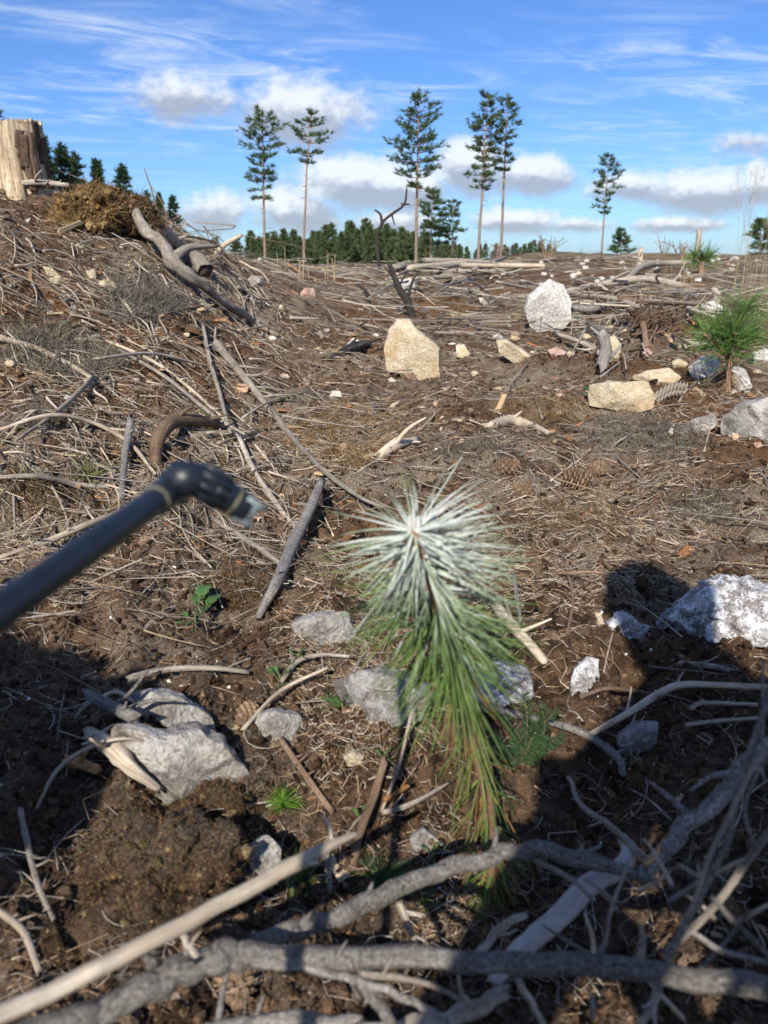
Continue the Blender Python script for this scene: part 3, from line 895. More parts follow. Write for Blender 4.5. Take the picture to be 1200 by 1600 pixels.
# stones dotted over the far rise and the mid ground
sr = random.Random(9)
for i in range(26):
    px = sr.uniform(830, 1195); py = sr.uniform(403, 448)
    w = sr.uniform(3, 7); h = w * sr.uniform(.55, .9)
    rock('field_stone', [(px + w * math.cos(a) * sr.uniform(.8, 1.1), py + h * math.sin(a) * sr.uniform(.8, 1.1)) for a in np.linspace(0, 6.28, 7)[:-1]], .8,
         'rock_white', f'{"tiny" if w < 5 else "small"} pale stone on the far rise near {near(px, py)}', 100 + i, 'stones on the far rise', res=(18, 10), chis=3)
for i in range(30):
    px = sr.uniform(380, 1190); py = 430 + 190 * sr.random() ** 1.3; mt = sr.choice(['rock_yellow', 'rock_white', 'rock_grey', 'rock_pink'])
    w = sr.uniform(4, 9); h = w * sr.uniform(.5, .8)
    rock('field_stone', [(px + w * math.cos(a) * sr.uniform(.8, 1.1), py + h * math.sin(a) * sr.uniform(.8, 1.1)) for a in np.linspace(0, 6.28, 7)[:-1]], .8,
         mt, f'{"tiny" if w < 6 else "small"} loose {WORD[mt]} stone near {near(px, py)}', 200 + i, 'loose stones in the middle ground', res=(20, 12), chis=4)
for i in range(16):
    px = sr.uniform(5, 330); py = 400 + 190 * sr.random(); mt = sr.choice(['rock_yellow', 'rock_yellow', 'rock_grey'])
    w = sr.uniform(4, 9); h = w * sr.uniform(.5, .8)
    rock('field_stone', [(px + w * math.cos(a) * sr.uniform(.8, 1.1), py + h * math.sin(a) * sr.uniform(.8, 1.1)) for a in np.linspace(0, 6.28, 7)[:-1]], .8,
         mt, f'{"tiny" if w < 6 else "small"} loose {WORD[mt]} stone on the left bank near {near(px, py)}', 300 + i, 'loose stones on the left bank', res=(20, 12), chis=4)

# ------------------------------------------------------------------ weathered stump and what lies on the bank
def build_stump(name, base, rad, H, seed, label, mossy=False, lean=0.0):
    o = thing(name, base, label, 'stump')
    na, nz = 120, 40
    th = np.linspace(0, 2 * math.pi, na, endpoint=False)
    z = np.linspace(-.08, 1, nz)
    T, Z = np.meshgrid(th, z)
    q = np.stack([np.cos(T) * 1.5, np.sin(T) * 1.5, Z * .5], -1).reshape(-1, 3)
    rr = 1 + .16 * fbm3(q * 1.2 + seed, 2, seed).reshape(T.shape)
    fl = np.stack([np.cos(T) * 9, np.sin(T) * 9, Z * .45], -1).reshape(-1, 3)
    rr = rr + .13 * fbm3(fl * 1.3 + seed, 3, seed + 9).reshape(T.shape)
    lobes = np.clip(np.cos(T * 4 + seed), 0, 1)
    rr = rr * (1 + (.16 + .35 * lobes) * np.clip(1 - Z / .42, 0, 1.3) ** 2) * (1 - .06 * Z)
    top = 1 + .05 * noise2(np.cos(th) * 3 + seed, np.sin(th) * 3, seed) * 2 + .045 * noise2(th * 22, th * 0, seed + 2) * 2
    zz = np.where(Z > 0, Z * top[None], Z) * H
    v = np.stack([np.cos(T) * rr * rad + lean * Z * H, np.sin(T) * rr * rad, zz], -1).reshape(-1, 3)
    i = np.arange(nz - 1)[:, None] * na; j = np.arange(na)[None]; j2 = (j + 1) % na
    f = np.stack([i + j, i + j2, i + na + j2, i + na + j], -1).reshape(-1, 4)
    u = np.stack([T * rad, Z * H], -1).reshape(-1, 2)
    mk('stump_body', v + base, f, M['stump'], o, None, u)
    # top surface: rings with radial splits
    rings = 9
    rv = []
    tv = v.reshape(nz, na, 3)[-1]
    cen = tv.mean(0)
    for k in range(rings):
        s = 1 - k / rings
        p = cen + (tv - cen) * s
        p[:, 2] = tv[:, 2] * s + (cen[2] - .02 * H) * (1 - s) + .02 * H * noise2(th * 9 + k, np.full(na, k * 1.7), seed)
        rv.append(p)
    rv = np.array(rv).reshape(-1, 3)
    i = np.arange(rings - 1)[:, None] * na
    f = np.stack([i + j, i + j2, i + na + j2, i + na + j], -1).reshape(-1, 4)
    rv = np.vstack([rv, [cen]])
    k = np.arange(na) + (rings - 1) * na; k2 = (np.arange(na) + 1) % na + (rings - 1) * na
    mk('cut_face', rv + base, [f, np.stack([k, k2, np.full(na, len(rv) - 1)], -1)], M['stump'], o, None, rv[:, :2])
    # bark plates still clinging to one side
    r = np.random.default_rng(seed)
    for b in range(9):
        a0 = math.radians(-52 + b * 14 + r.uniform(-4, 4)); w = math.radians(r.uniform(9, 15))
        z0, z1 = r.uniform(.02, .25) if b % 3 else r.uniform(.3, .5), r.uniform(.8, 1.03)
        na2, nz2 = 6, 12
        A, ZZ = np.meshgrid(np.linspace(a0 - w / 2, a0 + w / 2, na2), np.linspace(z0, z1, nz2))
        ra = np.interp(A % (2 * math.pi), th, rr[-4]) * rad
        fr = np.interp(ZZ, z, rr.mean(1)) / rr[-4].mean()
        ro = ra * fr * (1.035 + .05 * noise2(A * 14, ZZ * 9, seed + b))
        edge = .5 * noise2(np.linspace(0, 9, nz2), np.full(nz2, b * 3.3), seed)[:, None] * w
        po = np.stack([np.cos(A + edge) * ro + lean * ZZ * H, np.sin(A + edge) * ro, ZZ * H], -1)
        pi_ = np.stack([np.cos(A + edge) * (ro - .016) + lean * ZZ * H, np.sin(A + edge) * (ro - .016), ZZ * H], -1)
        vv = np.concatenate([po.reshape(-1, 3), pi_.reshape(-1, 3)])
        n1 = na2 * nz2
        ii = np.arange(nz2 - 1)[:, None] * na2; jj = np.arange(na2 - 1)[None]
        fo = np.stack([ii + jj, ii + jj + 1, ii + na2 + jj + 1, ii + na2 + jj], -1).reshape(-1, 4)
        ring = np.concatenate([np.arange(na2), np.arange(1, nz2) * na2 + na2 - 1, (nz2 - 1) * na2 + np.arange(na2 - 2, -1, -1), np.arange(nz2 - 2, 0, -1) * na2])
        r2 = np.roll(ring, -1)
        fs = np.stack([ring, ring + n1, r2 + n1, r2], -1)
        mk('bark_plate', vv + base, np.concatenate([fo, fo[:, ::-1] + n1, fs]), M['stumpbark'], o, None, np.tile(np.stack([A * rad, ZZ * H], -1).reshape(-1, 2), (2, 1)))
    return o


sb = G(36, 300)
build_stump('tree_stump', sb + np.array([-.075, .10, -.04]), 44 * scale_at(sb), 98 * scale_at(sb), 5, 'tall weathered stump with peeling bark on top of the left bank')


def stick(name, pts, rad_px, mat, label, cat='branch', group=None, mode='ground', lift=.0, sides=9, seed=0, wob=.45, knots=1, rough=.06,
          broken=.7, base=None, build=True, step=5, rscale=None, flake=.035):
    """pts in picture pixels; ground: lies on the soil; ray: third value is distance from the lens; up: upright plane through base"""
    P = []; k = len(pts)
    rp = np.interp(np.linspace(0, 1, k), np.linspace(0, 1, len(rad_px)), rad_px)
    rp = rp * (rscale if rscale else .80 if mode == 'ground' else 1.0)
    if mode == 'up':
        base = G(*base) if base is not None else G(*pts[0][:2])
    lf = lift if isinstance(lift, (list, tuple)) else [lift] * k
    rw = []
    for i, p in enumerate(pts):
        if mode == 'ray': q = ray(*p)
        elif mode == 'up': q = V(p[0], p[1], base)
        else:
            q = G(p[0], p[1]); q[2] += lf[i] + rp[i] * scale_at(q) * .7
        P.append(q); rw.append(max(rp[i] * scale_at(q), .0006))
    if mode == 'ground':                    # a point that slipped past the skyline comes back to the rest of the stick
        ds = [np.linalg.norm(q - C0) for q in P]
        if max(ds) > 1.7 * min(ds) and group: return None
        if 'scattered' in name or 'slash' in name:                 # stiff: bridges the bumps, bends only a little
            A0, A1 = P[0].copy(), P[-1].copy(); up_ = 0
            for i in range(1, k - 1):
                t = i / (k - 1); li_ = A0 * (1 - t) + A1 * t
                P[i] = li_ + .35 * (P[i] - li_)
                up_ = max(up_, float(terr(P[i][0], P[i][1])) - P[i][2])
            for i in range(1, k - 1): P[i][2] += min(max(up_, 0), .03)
    v, f, u = tube(P, rw, sides, step, rough, seed, wob * float(np.mean(rw)), knots, broken, flake if sides >= 9 else 0)
    if knots and sides >= 9 and np.mean(rw) > .0016:              # broken side twigs and stubs
        rs = np.random.default_rng(seed + 31)
        A = Acc(); A.add(v, f, None, u)
        pp, pr = smooth_path(np.array(P), np.array(rw), 6)
        for _ in range(int(rs.integers(2, 5)) + (knots > 3) * 3):
            i = int(rs.integers(2, max(3, len(pp) - 2)))
            tg = pp[min(i + 1, len(pp) - 1)] - pp[i - 1]; tg /= np.linalg.norm(tg) + 1e-9
            n_ = rs.normal(0, 1, 3); n_ -= n_ @ tg * tg; n_ /= np.linalg.norm(n_); n_[2] = abs(n_[2]) * .8
            d_ = n_ + tg * rs.uniform(.2, 1.0); d_ /= np.linalg.norm(d_)
            L_ = pr[i] * (rs.uniform(2.0, 3.5) if rs.random() < .6 else rs.uniform(4, 9))
            q0 = pp[i]; q2 = q0 + d_ * L_; q1 = (q0 + q2) / 2 + rs.normal(0, .06, 3) * L_
            A.add(*(lambda t: (t[0], t[1], None, t[2]))(tube([q0, q1, q2], [pr[i] * .5, pr[i] * .34, pr[i] * .16], 6, 3, .08, seed)))
        v, f, _, u = A.out()
    if not build: return v, f, u, np.array(P), rw
    return tag(mk(name, v, f, M[mat], None, None, u), label, cat, group)


# big twisted log running down the bank
lg = thing('fallen_log', G(300, 455), 'grey twisted log running down the left bank from the moss clump', 'log')
L1 = [G(168, 330) + [0, 0, .10], G(196, 352) + [0, 0, .13], G(222, 385) + [0, 0, .11], G(248, 408) + [0, 0, .09], G(272, 436) + [0, 0, .08],
      G(305, 460) + [0, 0, .06], G(350, 488) + [0, 0, .05], G(398, 512) + [0, 0, .03], G(438, 527)]
sc_ = [scale_at(p) for p in L1]
v, f, u = tube(L1, [a * b for a, b in zip([3.5, 5.5, 7, 8.5, 9.5, 7.5, 6.5, 5, 2.5], sc_)], 20, 14, .20, 4, .010, 7, .6, .09)
mk('stem', v, f, M['grey'], lg, None, u)
v, f, u = tube([L1[4], L1[4] + [.05, .1, .05], L1[4] + [.16, .22, .06]], [.03, .018, .006], 8, 5, .15, 2)
mk('side_branch', v, f, M['grey'], lg, None, u)
v, f, u = tube([L1[1], L1[1] + [-.10, .02, .03], L1[1] + [-.2, .05, .06]], [.02, .012, .005], 8, 5, .15, 3)
mk('side_branch', v, f, M['black'], lg, None, u)
stick('log', [(238, 392), (262, 396), (288, 404)], [11, 14, 10], 'grey', 'short fat grey log lying behind the twisted log', 'log', lift=.05, sides=14, rough=.16, seed=7)
hl = thing('hollow_log', G(312, 430), 'short hollow log with dark open end facing right', 'log')
a, b_ = G(292, 412) + [0, 0, .04], G(322, 436) + [0, 0, .035]
s_ = scale_at(b_)
v, f, u = tube([a, (a + b_) / 2 + [0, 0, .012], b_], [13 * s_, 15 * s_, 14 * s_], 16, 6, .2, 9)
mk('shell', v[:-1], [f[0], f[1][:16]], M['grey'], hl, None, u[:-1])
v, f, u = tube([b_ + (a - b_) * .02, b_ + (a - b_) * .8], [11 * s_, 8 * s_], 16, 4, .15, 9)
mk('hollow', v, f, M['stumpbark'], hl, None, u)

# ------------------------------------------------------------------ moss and turf
def strand_patch(cen, normal_fn, n, L, rad, cols, r, spread=.5, curl=.4, k=3):
    d = normal_fn + r.normal(0, spread, (n, 3)); d /= np.linalg.norm(d, axis=1, keepdims=True)
    ln = r.uniform(.5, 1.2, (n, 1)) * L
    bend = r.normal(0, curl, (n, 3)) * ln
    t = np.linspace(0, 1, k)
    P = cen[:, None] + d[:, None] * (ln[:, None] * t[None, :, None]) + bend[:, None] * (t ** 2)[None, :, None]
    v, f = strands(P, rad * r.uniform(.7, 1.3, n))
    c = np.asarray(cols)[r.integers(0, len(cols), n)] * (1 + r.uniform(-.3, .3, (n, 1)))
    return v, f, np.repeat(c, k * 3, 0)


MOSS = [(.30, .20, .085), (.25, .155, .06), (.20, .115, .05), (.38, .27, .13), (.14, .085, .04)]
BROWNMOSS = [(.125, .075, .04), (.17, .105, .055), (.09, .055, .03), (.21, .145, .08), (.10, .085, .04)]


_t = (1 + 5 ** .5) / 2
ICO = (np.array([(-1, _t, 0), (1, _t, 0), (-1, -_t, 0), (1, -_t, 0), (0, -1, _t), (0, 1, _t), (0, -1, -_t), (0, 1, -_t), (_t, 0, -1), (_t, 0, 1), (-_t, 0, -1), (-_t, 0, 1)]) / 1.9,
       np.array([(0, 11, 5), (0, 5, 1), (0, 1, 7), (0, 7, 10), (0, 10, 11), (1, 5, 9), (5, 11, 4), (11, 10, 2), (10, 7, 6), (7, 1, 8),
                 (3, 9, 4), (3, 4, 2), (3, 2, 6), (3, 6, 8), (3, 8, 9), (4, 9, 5), (2, 4, 11), (6, 2, 10), (8, 6, 7), (9, 8, 1)]))


def moss_lump(name, base, lumps, label, cols, seed, n, L, rad, cat='moss clump', hang=0.0):
    """ragged mound: several lumpy soil bodies grown together, moss stems and crumbs standing off them"""
    r = np.random.default_rng(seed)
    o = thing(name, base, label, cat)
    nu, nv = 48, 26
    th = np.linspace(0, 2 * math.pi, nu, endpoint=False); ph = np.linspace(-1.5, 1.5, nv)
    T, Pp = np.meshgrid(th, ph)
    d0 = np.stack([np.cos(Pp) * np.cos(T), np.cos(Pp) * np.sin(T), np.sin(Pp)], -1).reshape(-1, 3)
    i = np.arange(nv - 1)[:, None] * nu; j = np.arange(nu)[None]; j2 = (j + 1) % nu
    f0 = np.stack([i + j, i + j2, i + nu + j2, i + nu + j], -1).reshape(-1, 4)
    body = Acc(); sb_, sn_, cb_ = [], [], []
    tot = sum(e[0] * e[2] for _, e in lumps)
    for q, (off, ext) in enumerate(lumps):
        ext = np.asarray(ext, float); cen = np.asarray(base, float) + off
        def shape(dd):
            return dd * ext * (1 + .75 * fbm3(dd * 1.6 + seed + q * 3, 3, seed + q) + .30 * fbm3(dd * 5 + seed, 2, seed + 4))[:, None] + cen
        body.add(shape(d0), f0)
        m = int(n * ext[0] * ext[2] / tot)
        d = r.normal(0, 1, (m, 3)); d /= np.linalg.norm(d, axis=1, keepdims=True)
        keep = fbm3(d * 2.4 + q * 5, 2, seed + 8) > -.12                 # bare soil shows between the tufts
        d = d[keep]
        nn = d / ext; nn /= np.linalg.norm(nn, axis=1, keepdims=True)
        nn[:, 2] -= hang
        sb_.append(shape(d)); sn_.append(nn)
        d = r.normal(0, 1, (m // 3, 3)); d /= np.linalg.norm(d, axis=1, keepdims=True)
        cb_.append(shape(d))
    body.build('turf_body', M['soil'], o)
    b = np.concatenate(sb_); nn = np.concatenate(sn_)
    v, f, c = strand_patch(b, nn, len(b), L, rad, cols, r, .9, .9)
    s = mk('moss_stems', v, f, M['moss'], o, c); s['kind'] = 'stuff'
    b = np.concatenate(cb_); nl = len(b)
    tv, tf = ICO
    P = tv[None] * (L * .2 * r.lognormal(0, .55, (nl, 1, 1))) + r.normal(0, .06, (nl, 12, 3)) * L + b[:, None]
    cc = np.asarray(cols)[r.integers(0, len(cols), nl)] * r.uniform(.35, 1.0, (nl, 1))
    s = mk('turf_crumbs', P.reshape(-1, 3), (tf[None] + (np.arange(nl) * 12)[:, None, None]).reshape(-1, 3), M['crumb'], o, np.repeat(cc, 12, 0), None, False)
    s['kind'] = 'stuff'
    return o


def px_lumps(base, items):
    """(dx, dz, rx, rz in picture pixels, depth offset, depth radius in metres)"""
    k = scale_at(base)
    return [((dx * k, dy, dz * k), (rx * k, ry, rz * k)) for dx, dz, rx, rz, dy, ry in items]


mp = G(158, 366)
moss_lump('moss_hummock', mp, px_lumps(mp, [(-34, 26, 24, 20, .03, .11), (-10, 36, 26, 22, .05, .12), (14, 32, 22, 22, .06, .12), (-28, 8, 22, 14, -.03, .1), (2, 12, 16, 12, 0, .08), (-54, 20, 14, 13, .05, .08)]),
          'golden brown moss hummock on the bank right of the stump', MOSS, 2, 13000, .026, .0013, hang=.25)
moss_lump('turf_overhang', mp, px_lumps(mp, [(36, 34, 15, 17, .12, .09), (52, 26, 13, 19, .14, .09), (44, 12, 14, 12, .14, .09), (64, 8, 10, 12, .15, .08)]),
          'dark torn turf overhanging at the right of the moss hummock', BROWNMOSS, 3, 5200, .026, .0013, 'turf', hang=.5)
mp = G(198, 1462)
moss_lump('moss_hummock', mp, px_lumps(mp, [(-70, 10, 60, 24, .02, .05), (10, 18, 66, 30, .03, .06), (70, 14, 50, 26, .03, .05), (-30, 40, 60, 28, .07, .05), (40, 46, 56, 26, .08, .05), (-100, -4, 40, 18, 0, .04), (100, 40, 34, 20, .07, .04)]),
          'brown moss and soil clod at the lower left behind the pale stick', BROWNMOSS, 6, 9000, .0065, .0006)
mp = G(325, 1275)
moss_lump('turf_clod', mp, px_lumps(mp, [(-20, 8, 30, 16, 0, .02), (22, 14, 32, 20, .01, .025), (0, 22, 24, 14, .02, .02)]),
          'small brown turf clod resting on the fractured boulder', BROWNMOSS, 8, 2600, .0065, .0006, 'turf')


def ground_moss(name, cx, cy, rx, ry, n, L, rad, cols, label, seed):
    r = np.random.default_rng(seed)
    g = G(cx, cy); g1 = G(cx + rx, cy); g2 = G(cx, cy - ry); g3 = G(cx, cy + ry)
    wx = abs(g1[0] - g[0]); wy = abs(g2[1] - g3[1]) / 2; cyw = (g2[1] + g3[1]) / 2
    a = r.uniform(0, 6.283, n); q = np.sqrt(r.random(n)) * (1 + .5 * noise2(np.cos(a) * 2.2, np.sin(a) * 2.2, seed))
    x = g[0] + wx * q * np.cos(a); y = cyw + wy * q * np.sin(a)
    dens = fbm2(x / wx * 2.5, y / wy * 2.5, 2, seed) > -.22
    x, y = x[dens], y[dens]
    b = np.stack([x, y, terr(x, y) - .002], -1)
    v, f, c = strand_patch(b, np.array([0, 0, .45]), len(b), L * .62, rad, cols, r, .75, 1.0)
    o = mk(name, v, f, M['moss'], None, c, None, True, origin=(g[0], cyw, float(terr(g[0], cyw))))
    return tag(o, label, 'moss', None, 'stuff')


GREYM = [(.13, .115, .095), (.19, .17, .14), (.085, .075, .06), (.24, .215, .18)]
ground_moss('dry_moss', 535, 690, 85, 55, 7000, .028, .0009, MOSS, 'golden dry moss patch left of the pale root chunk', 1)
ground_moss('dry_moss', 810, 460, 40, 18, 2500, .05, .003, [(.20, .115, .05), (.25, .15, .065), (.15, .085, .04)], 'rusty heather patch left of the white boulder', 2)
ground_moss('dry_heath', 215, 470, 110, 40, 7000, .045, .0017, GREYM, 'grey dead heath tangle on the left bank', 3)
ground_moss('dry_heath', 110, 560, 120, 40, 6000, .045, .0013, GREYM + [(.28, .23, .15)], 'grey dead heath low on the left bank', 4)
ground_moss('dry_moss', 430, 410, 45, 20, 1800, .10, .006, [(.28, .17, .08), (.21, .12, .06), (.33, .22, .12)], 'rusty turf mound beneath the leftmost seed pine', 5)
ground_moss('dry_moss', 690, 480, 60, 15, 2600, .05, .003, [(.20, .11, .05), (.25, .15, .07), (.15, .085, .04)], 'reddish heather behind the upright slab', 6)
ground_moss('dry_heath', 1010, 690, 120, 40, 6500, .025, .0009, GREYM, 'grey trampled heath in front of the big grey boulder', 7)
ground_moss('dry_moss', 330, 380, 50, 14, 1800, .07, .003, [(.26, .20, .09), (.20, .15, .07), (.17, .16, .05)], 'olive and buff turf on the end of the left bank', 8)
ground_moss('dry_heath', 930, 415, 40, 10, 1200, .14, .009, [(.10, .065, .045), (.14, .09, .06)], 'dark brown heather mound on the far rise', 9)

MAT = [(.16, .105, .062), (.22, .15, .09), (.11, .072, .043), (.30, .225, .14)]
for k, (cx, cy, rx, ry, cl, lb) in enumerate([
        (430, 560, 60, 26, MAT, 'matted brown needle debris right of the long straight branch'), (640, 645, 80, 24, MAT, 'matted needle debris below the upright slab'),
        (860, 635, 70, 22, MOSS, 'golden dry moss between oblong stone and yellow block'), (330, 500, 50, 22, MAT, 'matted debris below the twisted log'),
        (60, 650, 80, 30, GREYM, 'grey matted heath at the left edge'), (880, 815, 90, 34, BROWNMOSS, 'rusty dry moss below the largest cone'),
        (740, 700, 70, 24, GREYM, 'grey matted heath above the seedling'), (1080, 790, 90, 32, GREYM, 'grey matted heath right of the largest cone'),
        (250, 640, 90, 26, MAT, 'matted debris beneath the parallel sticks'), (110, 800, 70, 24, BROWNMOSS, 'brown dry moss behind the lance shaft'),
        (370, 930, 70, 30, BROWNMOSS, 'dark brown moss on the lit soil by the bright herb'), (560, 470, 60, 14, MAT, 'matted debris left of the charred stick')]):
    ground_moss('dry_mat', cx, cy, rx, ry, 3800, .020, .0008, cl, lb, 20 + k)

# ------------------------------------------------------------------ litter: what nobody could count
TAN = np.array([(.45, .33, .20), (.34, .24, .145), (.52, .43, .30), (.42, .38, .315), (.28, .15, .075), (.18, .115, .07), (.58, .51, .41)])


def polar(n, r0, r1, r, a0=-33, a1=33, pw=1.0):
    rr = np.exp(np.log(r0) + (np.log(r1) - np.log(r0)) * r.random(n) ** pw)
    az = np.radians(r.uniform(a0, a1, n))
    return rr * np.sin(az), rr * np.cos(az), rr


def litter_strands(name, n, r0, r1, Lm, radm, cols, label, seed, k=3, lift=.003, curl=.35, mask=None, grow=0.0, rise=.0, cat='litter', sides=3):
    r = np.random.default_rng(seed)
    x, y, rr = polar(n, r0, r1, r)
    if mask is not None:
        keep = r.random(n) < mask(x, y)
        x, y, rr = x[keep], y[keep], rr[keep]
    n = len(x)
    g = (rr / 1.2) ** grow
    L = Lm * r.lognormal(0, .4, n) * g
    a = r.uniform(0, 6.283, n); da = r.normal(0, curl, n)
    t = np.linspace(-.5, .5, k)
    ang = a[:, None] + da[:, None] * t[None] * 2
    X = x[:, None] + np.cos(ang) * t[None] * L[:, None]; Y = y[:, None] + np.sin(ang) * t[None] * L[:, None]
    Z = terr(X.ravel(), Y.ravel()).reshape(n, k)
    tt = np.linspace(0, 1, k)[None]
    Zl = Z[:, :1] * (1 - tt) + Z[:, -1:] * tt                      # stiff pieces bridge the bumps
    Z = Zl + np.clip((Z - Zl).max(1, keepdims=True), 0, .012)
    Z = Z + (lift * r.random(n))[:, None] + (r.normal(0, rise, n) * L)[:, None] * t[None] + np.abs(r.normal(0, rise, n) * L)[:, None] * .6
    P = np.stack([X, Y, Z], -1)
    v, f = strands(P, radm * r.uniform(.6, 1.4, n) * g, sides)
    c = np.asarray(cols)[r.integers(0, len(cols), n)] * r.uniform(.6, 1.25, (n, 1))
    o = mk(name, v, f, M['litter'], None, np.repeat(c, k * sides, 0), None, True, origin=(0, 1, 0))
    return tag(o, label, cat, None, 'stuff')


def m_left(x, y):
    az = np.degrees(np.arctan2(x, y)); r = np.hypot(x, y)
    return np.clip(.20 + .8 * sst(-az, -6, 8) * sst(r, .95, 1.4) + .9 * (fbm2(x * 2.2, y * 2.2, 3, 77)), .03, 1)


def m_needle(x, y):
    r = np.hypot(x, y)
    return np.clip(.30 + .35 * sst(r, .9, 1.6) + 2.3 * fbm2(x * 3, y * 3, 3, 55), .04, 1)


litter_strands('needle_litter', 100000, .55, 8, .020, .00062, TAN, 'dry tan needle litter strewn over the soil', 1, 3, .006, .5, m_needle, .35, .08)
litter_strands('grass_litter', 8500, 1.25, 10, .042, .0007, TAN[[0, 2, 3, 6]], 'bleached grass blades and rootlets scattered over the soil', 2, 4, .010, .5, m_left, .3, .08)
litter_strands('twig_litter', 3600, .95, 11, .10, .0014, np.array([(.20, .175, .15), (.30, .27, .23), (.36, .31, .24), (.14, .11, .085), (.24, .18, .12)]),
               'fine grey twigs scattered over the soil', 3, 5, .010, .16, m_left, .35, .10, sides=4)
litter_strands('twig_litter', 2600, 4.5, 24, .26, .0040, np.array([(.22, .19, .16), (.33, .29, .24), (.40, .35, .27), (.13, .10, .08), (.26, .19, .12)]),
               'sun bleached slash twigs over the middle distance', 4, 4, .06, .4, lambda x, y: np.clip(.5 + 1.6 * fbm2(x * .5, y * .5, 2, 5), .05, 1), .3, .12, sides=3)
litter_strands('rootlets', 420, .55, 1.6, .06, .0006, np.array([(.30, .25, .20), (.22, .15, .10), (.40, .36, .30)]), 'thin curly rootlets poking from the near soil', 5, 7, .012, 2.2, None, 0, .18, sides=4)


def box_bits(name, n, r0, r1, size, cols, label, seed, mat, flat=.35, long=2.0, mask=None, grow=.5, cat='litter', lump=False):
    r = np.random.default_rng(seed)
    x, y, rr = polar(n, r0, r1, r)
    if mask is not None:
        k = r.random(n) < mask(x, y); x, y, rr = x[k], y[k], rr[k]
    n = len(x)
    s = size * r.lognormal(0, .5, n) * (rr / 1.2) ** grow
    a = r.uniform(0, 6.283, n)
    if lump:
        tv, tf = ICO[0] * .5, ICO[1]
    else:
        tv = np.array([(-.5, -.3, -.5), (.5, -.5, -.5), (.45, .5, -.5), (-.5, .4, -.5), (-.45, -.3, .5), (.4, -.4, .5), (.5, .35, .5), (-.4, .45, .5)])
        tf = np.array([(0, 3, 2, 1), (4, 5, 6, 7), (0, 1, 5, 4), (1, 2, 6, 5), (2, 3, 7, 6), (3, 0, 4, 7)])
    k = len(tv)
    sx = s * long * r.uniform(.7, 1.4, n) if not lump else s * r.uniform(.8, 1.3, n)
    sy = s * r.uniform(.5, 1.0, n); sz = s * flat * r.uniform(.6, 1.4, n)
    P = tv[None] * np.stack([sx, sy, sz], -1)[:, None]
    P = P + r.normal(0, .09, (n, k, 3)) * s[:, None, None] * [1, 1, flat]
    tl = r.normal(0, .28, n); z2 = P[..., 2] + P[..., 0] * tl[:, None]
    ca, sa = np.cos(a)[:, None], np.sin(a)[:, None]
    X = x[:, None] + P[..., 0] * ca - P[..., 1] * sa; Y = y[:, None] + P[..., 0] * sa + P[..., 1] * ca
    Z = terr(x, y)[:, None] + z2 + (sz * .25)[:, None]
    v = np.stack([X, Y, Z], -1).reshape(-1, 3)
    f = (tf[None] + (np.arange(n) * k)[:, None, None]).reshape(-1, tf.shape[1])
    c = np.asarray(cols)[r.integers(0, len(cols), n)] * r.uniform(.6, 1.3, (n, 1))
    o = mk(name, v, f, M[mat], None, np.repeat(c, k, 0), None, False, origin=(0, 1, 0))
    return tag(o, label, cat, None, 'stuff')


box_bits('wood_chips', 4600, .55, 12, .0075, [(.34, .24, .14), (.26, .15, .08), (.42, .34, .23), (.20, .16, .125), (.30, .13, .055), (.13, .09, .06)],
         'splintered wood and bark chips strewn over the soil', 1, 'litter', .28, 2.4, m_left, .55)
box_bits('soil_crumbs', 30000, .45, 5, .0058, [(.045, .028, .017), (.07, .044, .027), (.10, .062, .037), (.03, .019, .012), (.13, .09, .058)],
         'loose dark soil crumbs over the ground', 2, 'crumb', .8, 1, None, .2, 'soil', True)
box_bits('pale_specks', 1100, .5, 5, .0026, [(.70, .70, .69), (.55, .50, .42), (.62, .56, .45)],
         'pale grit and white spray droplets on the soil', 3, 'litter', .7, 1, None, .5, 'grit', True)
box_bits('stone_grit', 800, 2.2, 26, .014, [(.44, .37, .25), (.52, .48, .40), (.38, .34, .29), (.42, .27, .18)],
         'small stony grit over the middle ground', 4, 'litter', .7, 1, lambda x, y: np.clip(.4 + 1.6 * fbm2(x * .8, y * .8, 2, 15), 0, 1), .6, 'grit', True)

# ------------------------------------------------------------------ sticks, branches and logs one can pick out
S = stick
S('branch', [(338, 545), (372, 590), (408, 632), (455, 690), (500, 740), (560, 785), (602, 806)], [8, 8, 7, 6, 5, 4, 3], 'grey', 'long straight grey branch pointing from the bank to the seedling tip', lift=.015, knots=3, seed=1)
S('branch', [(318, 515), (328, 570), (345, 630), (360, 690)], [3, 4, 4, 3], 'grey', 'thin grey branch beside the upper end of the long straight one', lift=.02, seed=2)
S('branch', [(372, 690), (398, 750), (436, 805), (470, 848)], [5, 6, 6, 5], 'grey', 'grey branch slanting down into the forked stick', lift=.015, seed=3)
S('branch', [(335, 822), (385, 856), (440, 892)], [5, 6, 5], 'grey', 'grey stick meeting the forked stick from the left', lift=.012, seed=4)
S('branch', [(501, 782), (482, 828), (457, 880), (432, 935), (404, 972)], [8, 11, 12, 11, 7], 'bark', 'thick rough forked stick standing left of the seedling', lift=[.04, .035, .03, .02, .005], knots=3, seed=5)
S('branch', [(0, 543), (60, 560), (110, 584), (146, 606)], [6, 5, 5, 4], 'pale', 'white bleached stick at the left edge above a bent grey one', lift=.02, seed=6)
S('branch', [(146, 608), (92, 660), (28, 704)], [5, 4, 3], 'grey', 'bent grey stick meeting the end of the white bleached stick', lift=.02, seed=7)
S('branch', [(0, 682), (80, 672), (150, 682), (205, 706), (245, 748)], [3, 4, 4, 4, 3], 'pale', 'pale arching twig at the left over the lance', lift=[.01, .03, .03, .02, .01], seed=8)
S('branch', [(208, 690), (199, 730), (191, 786)], [7, 7, 6], 'bark', 'short upright grey stick just above the lance tip', lift=[.05, .03, .0], seed=9)
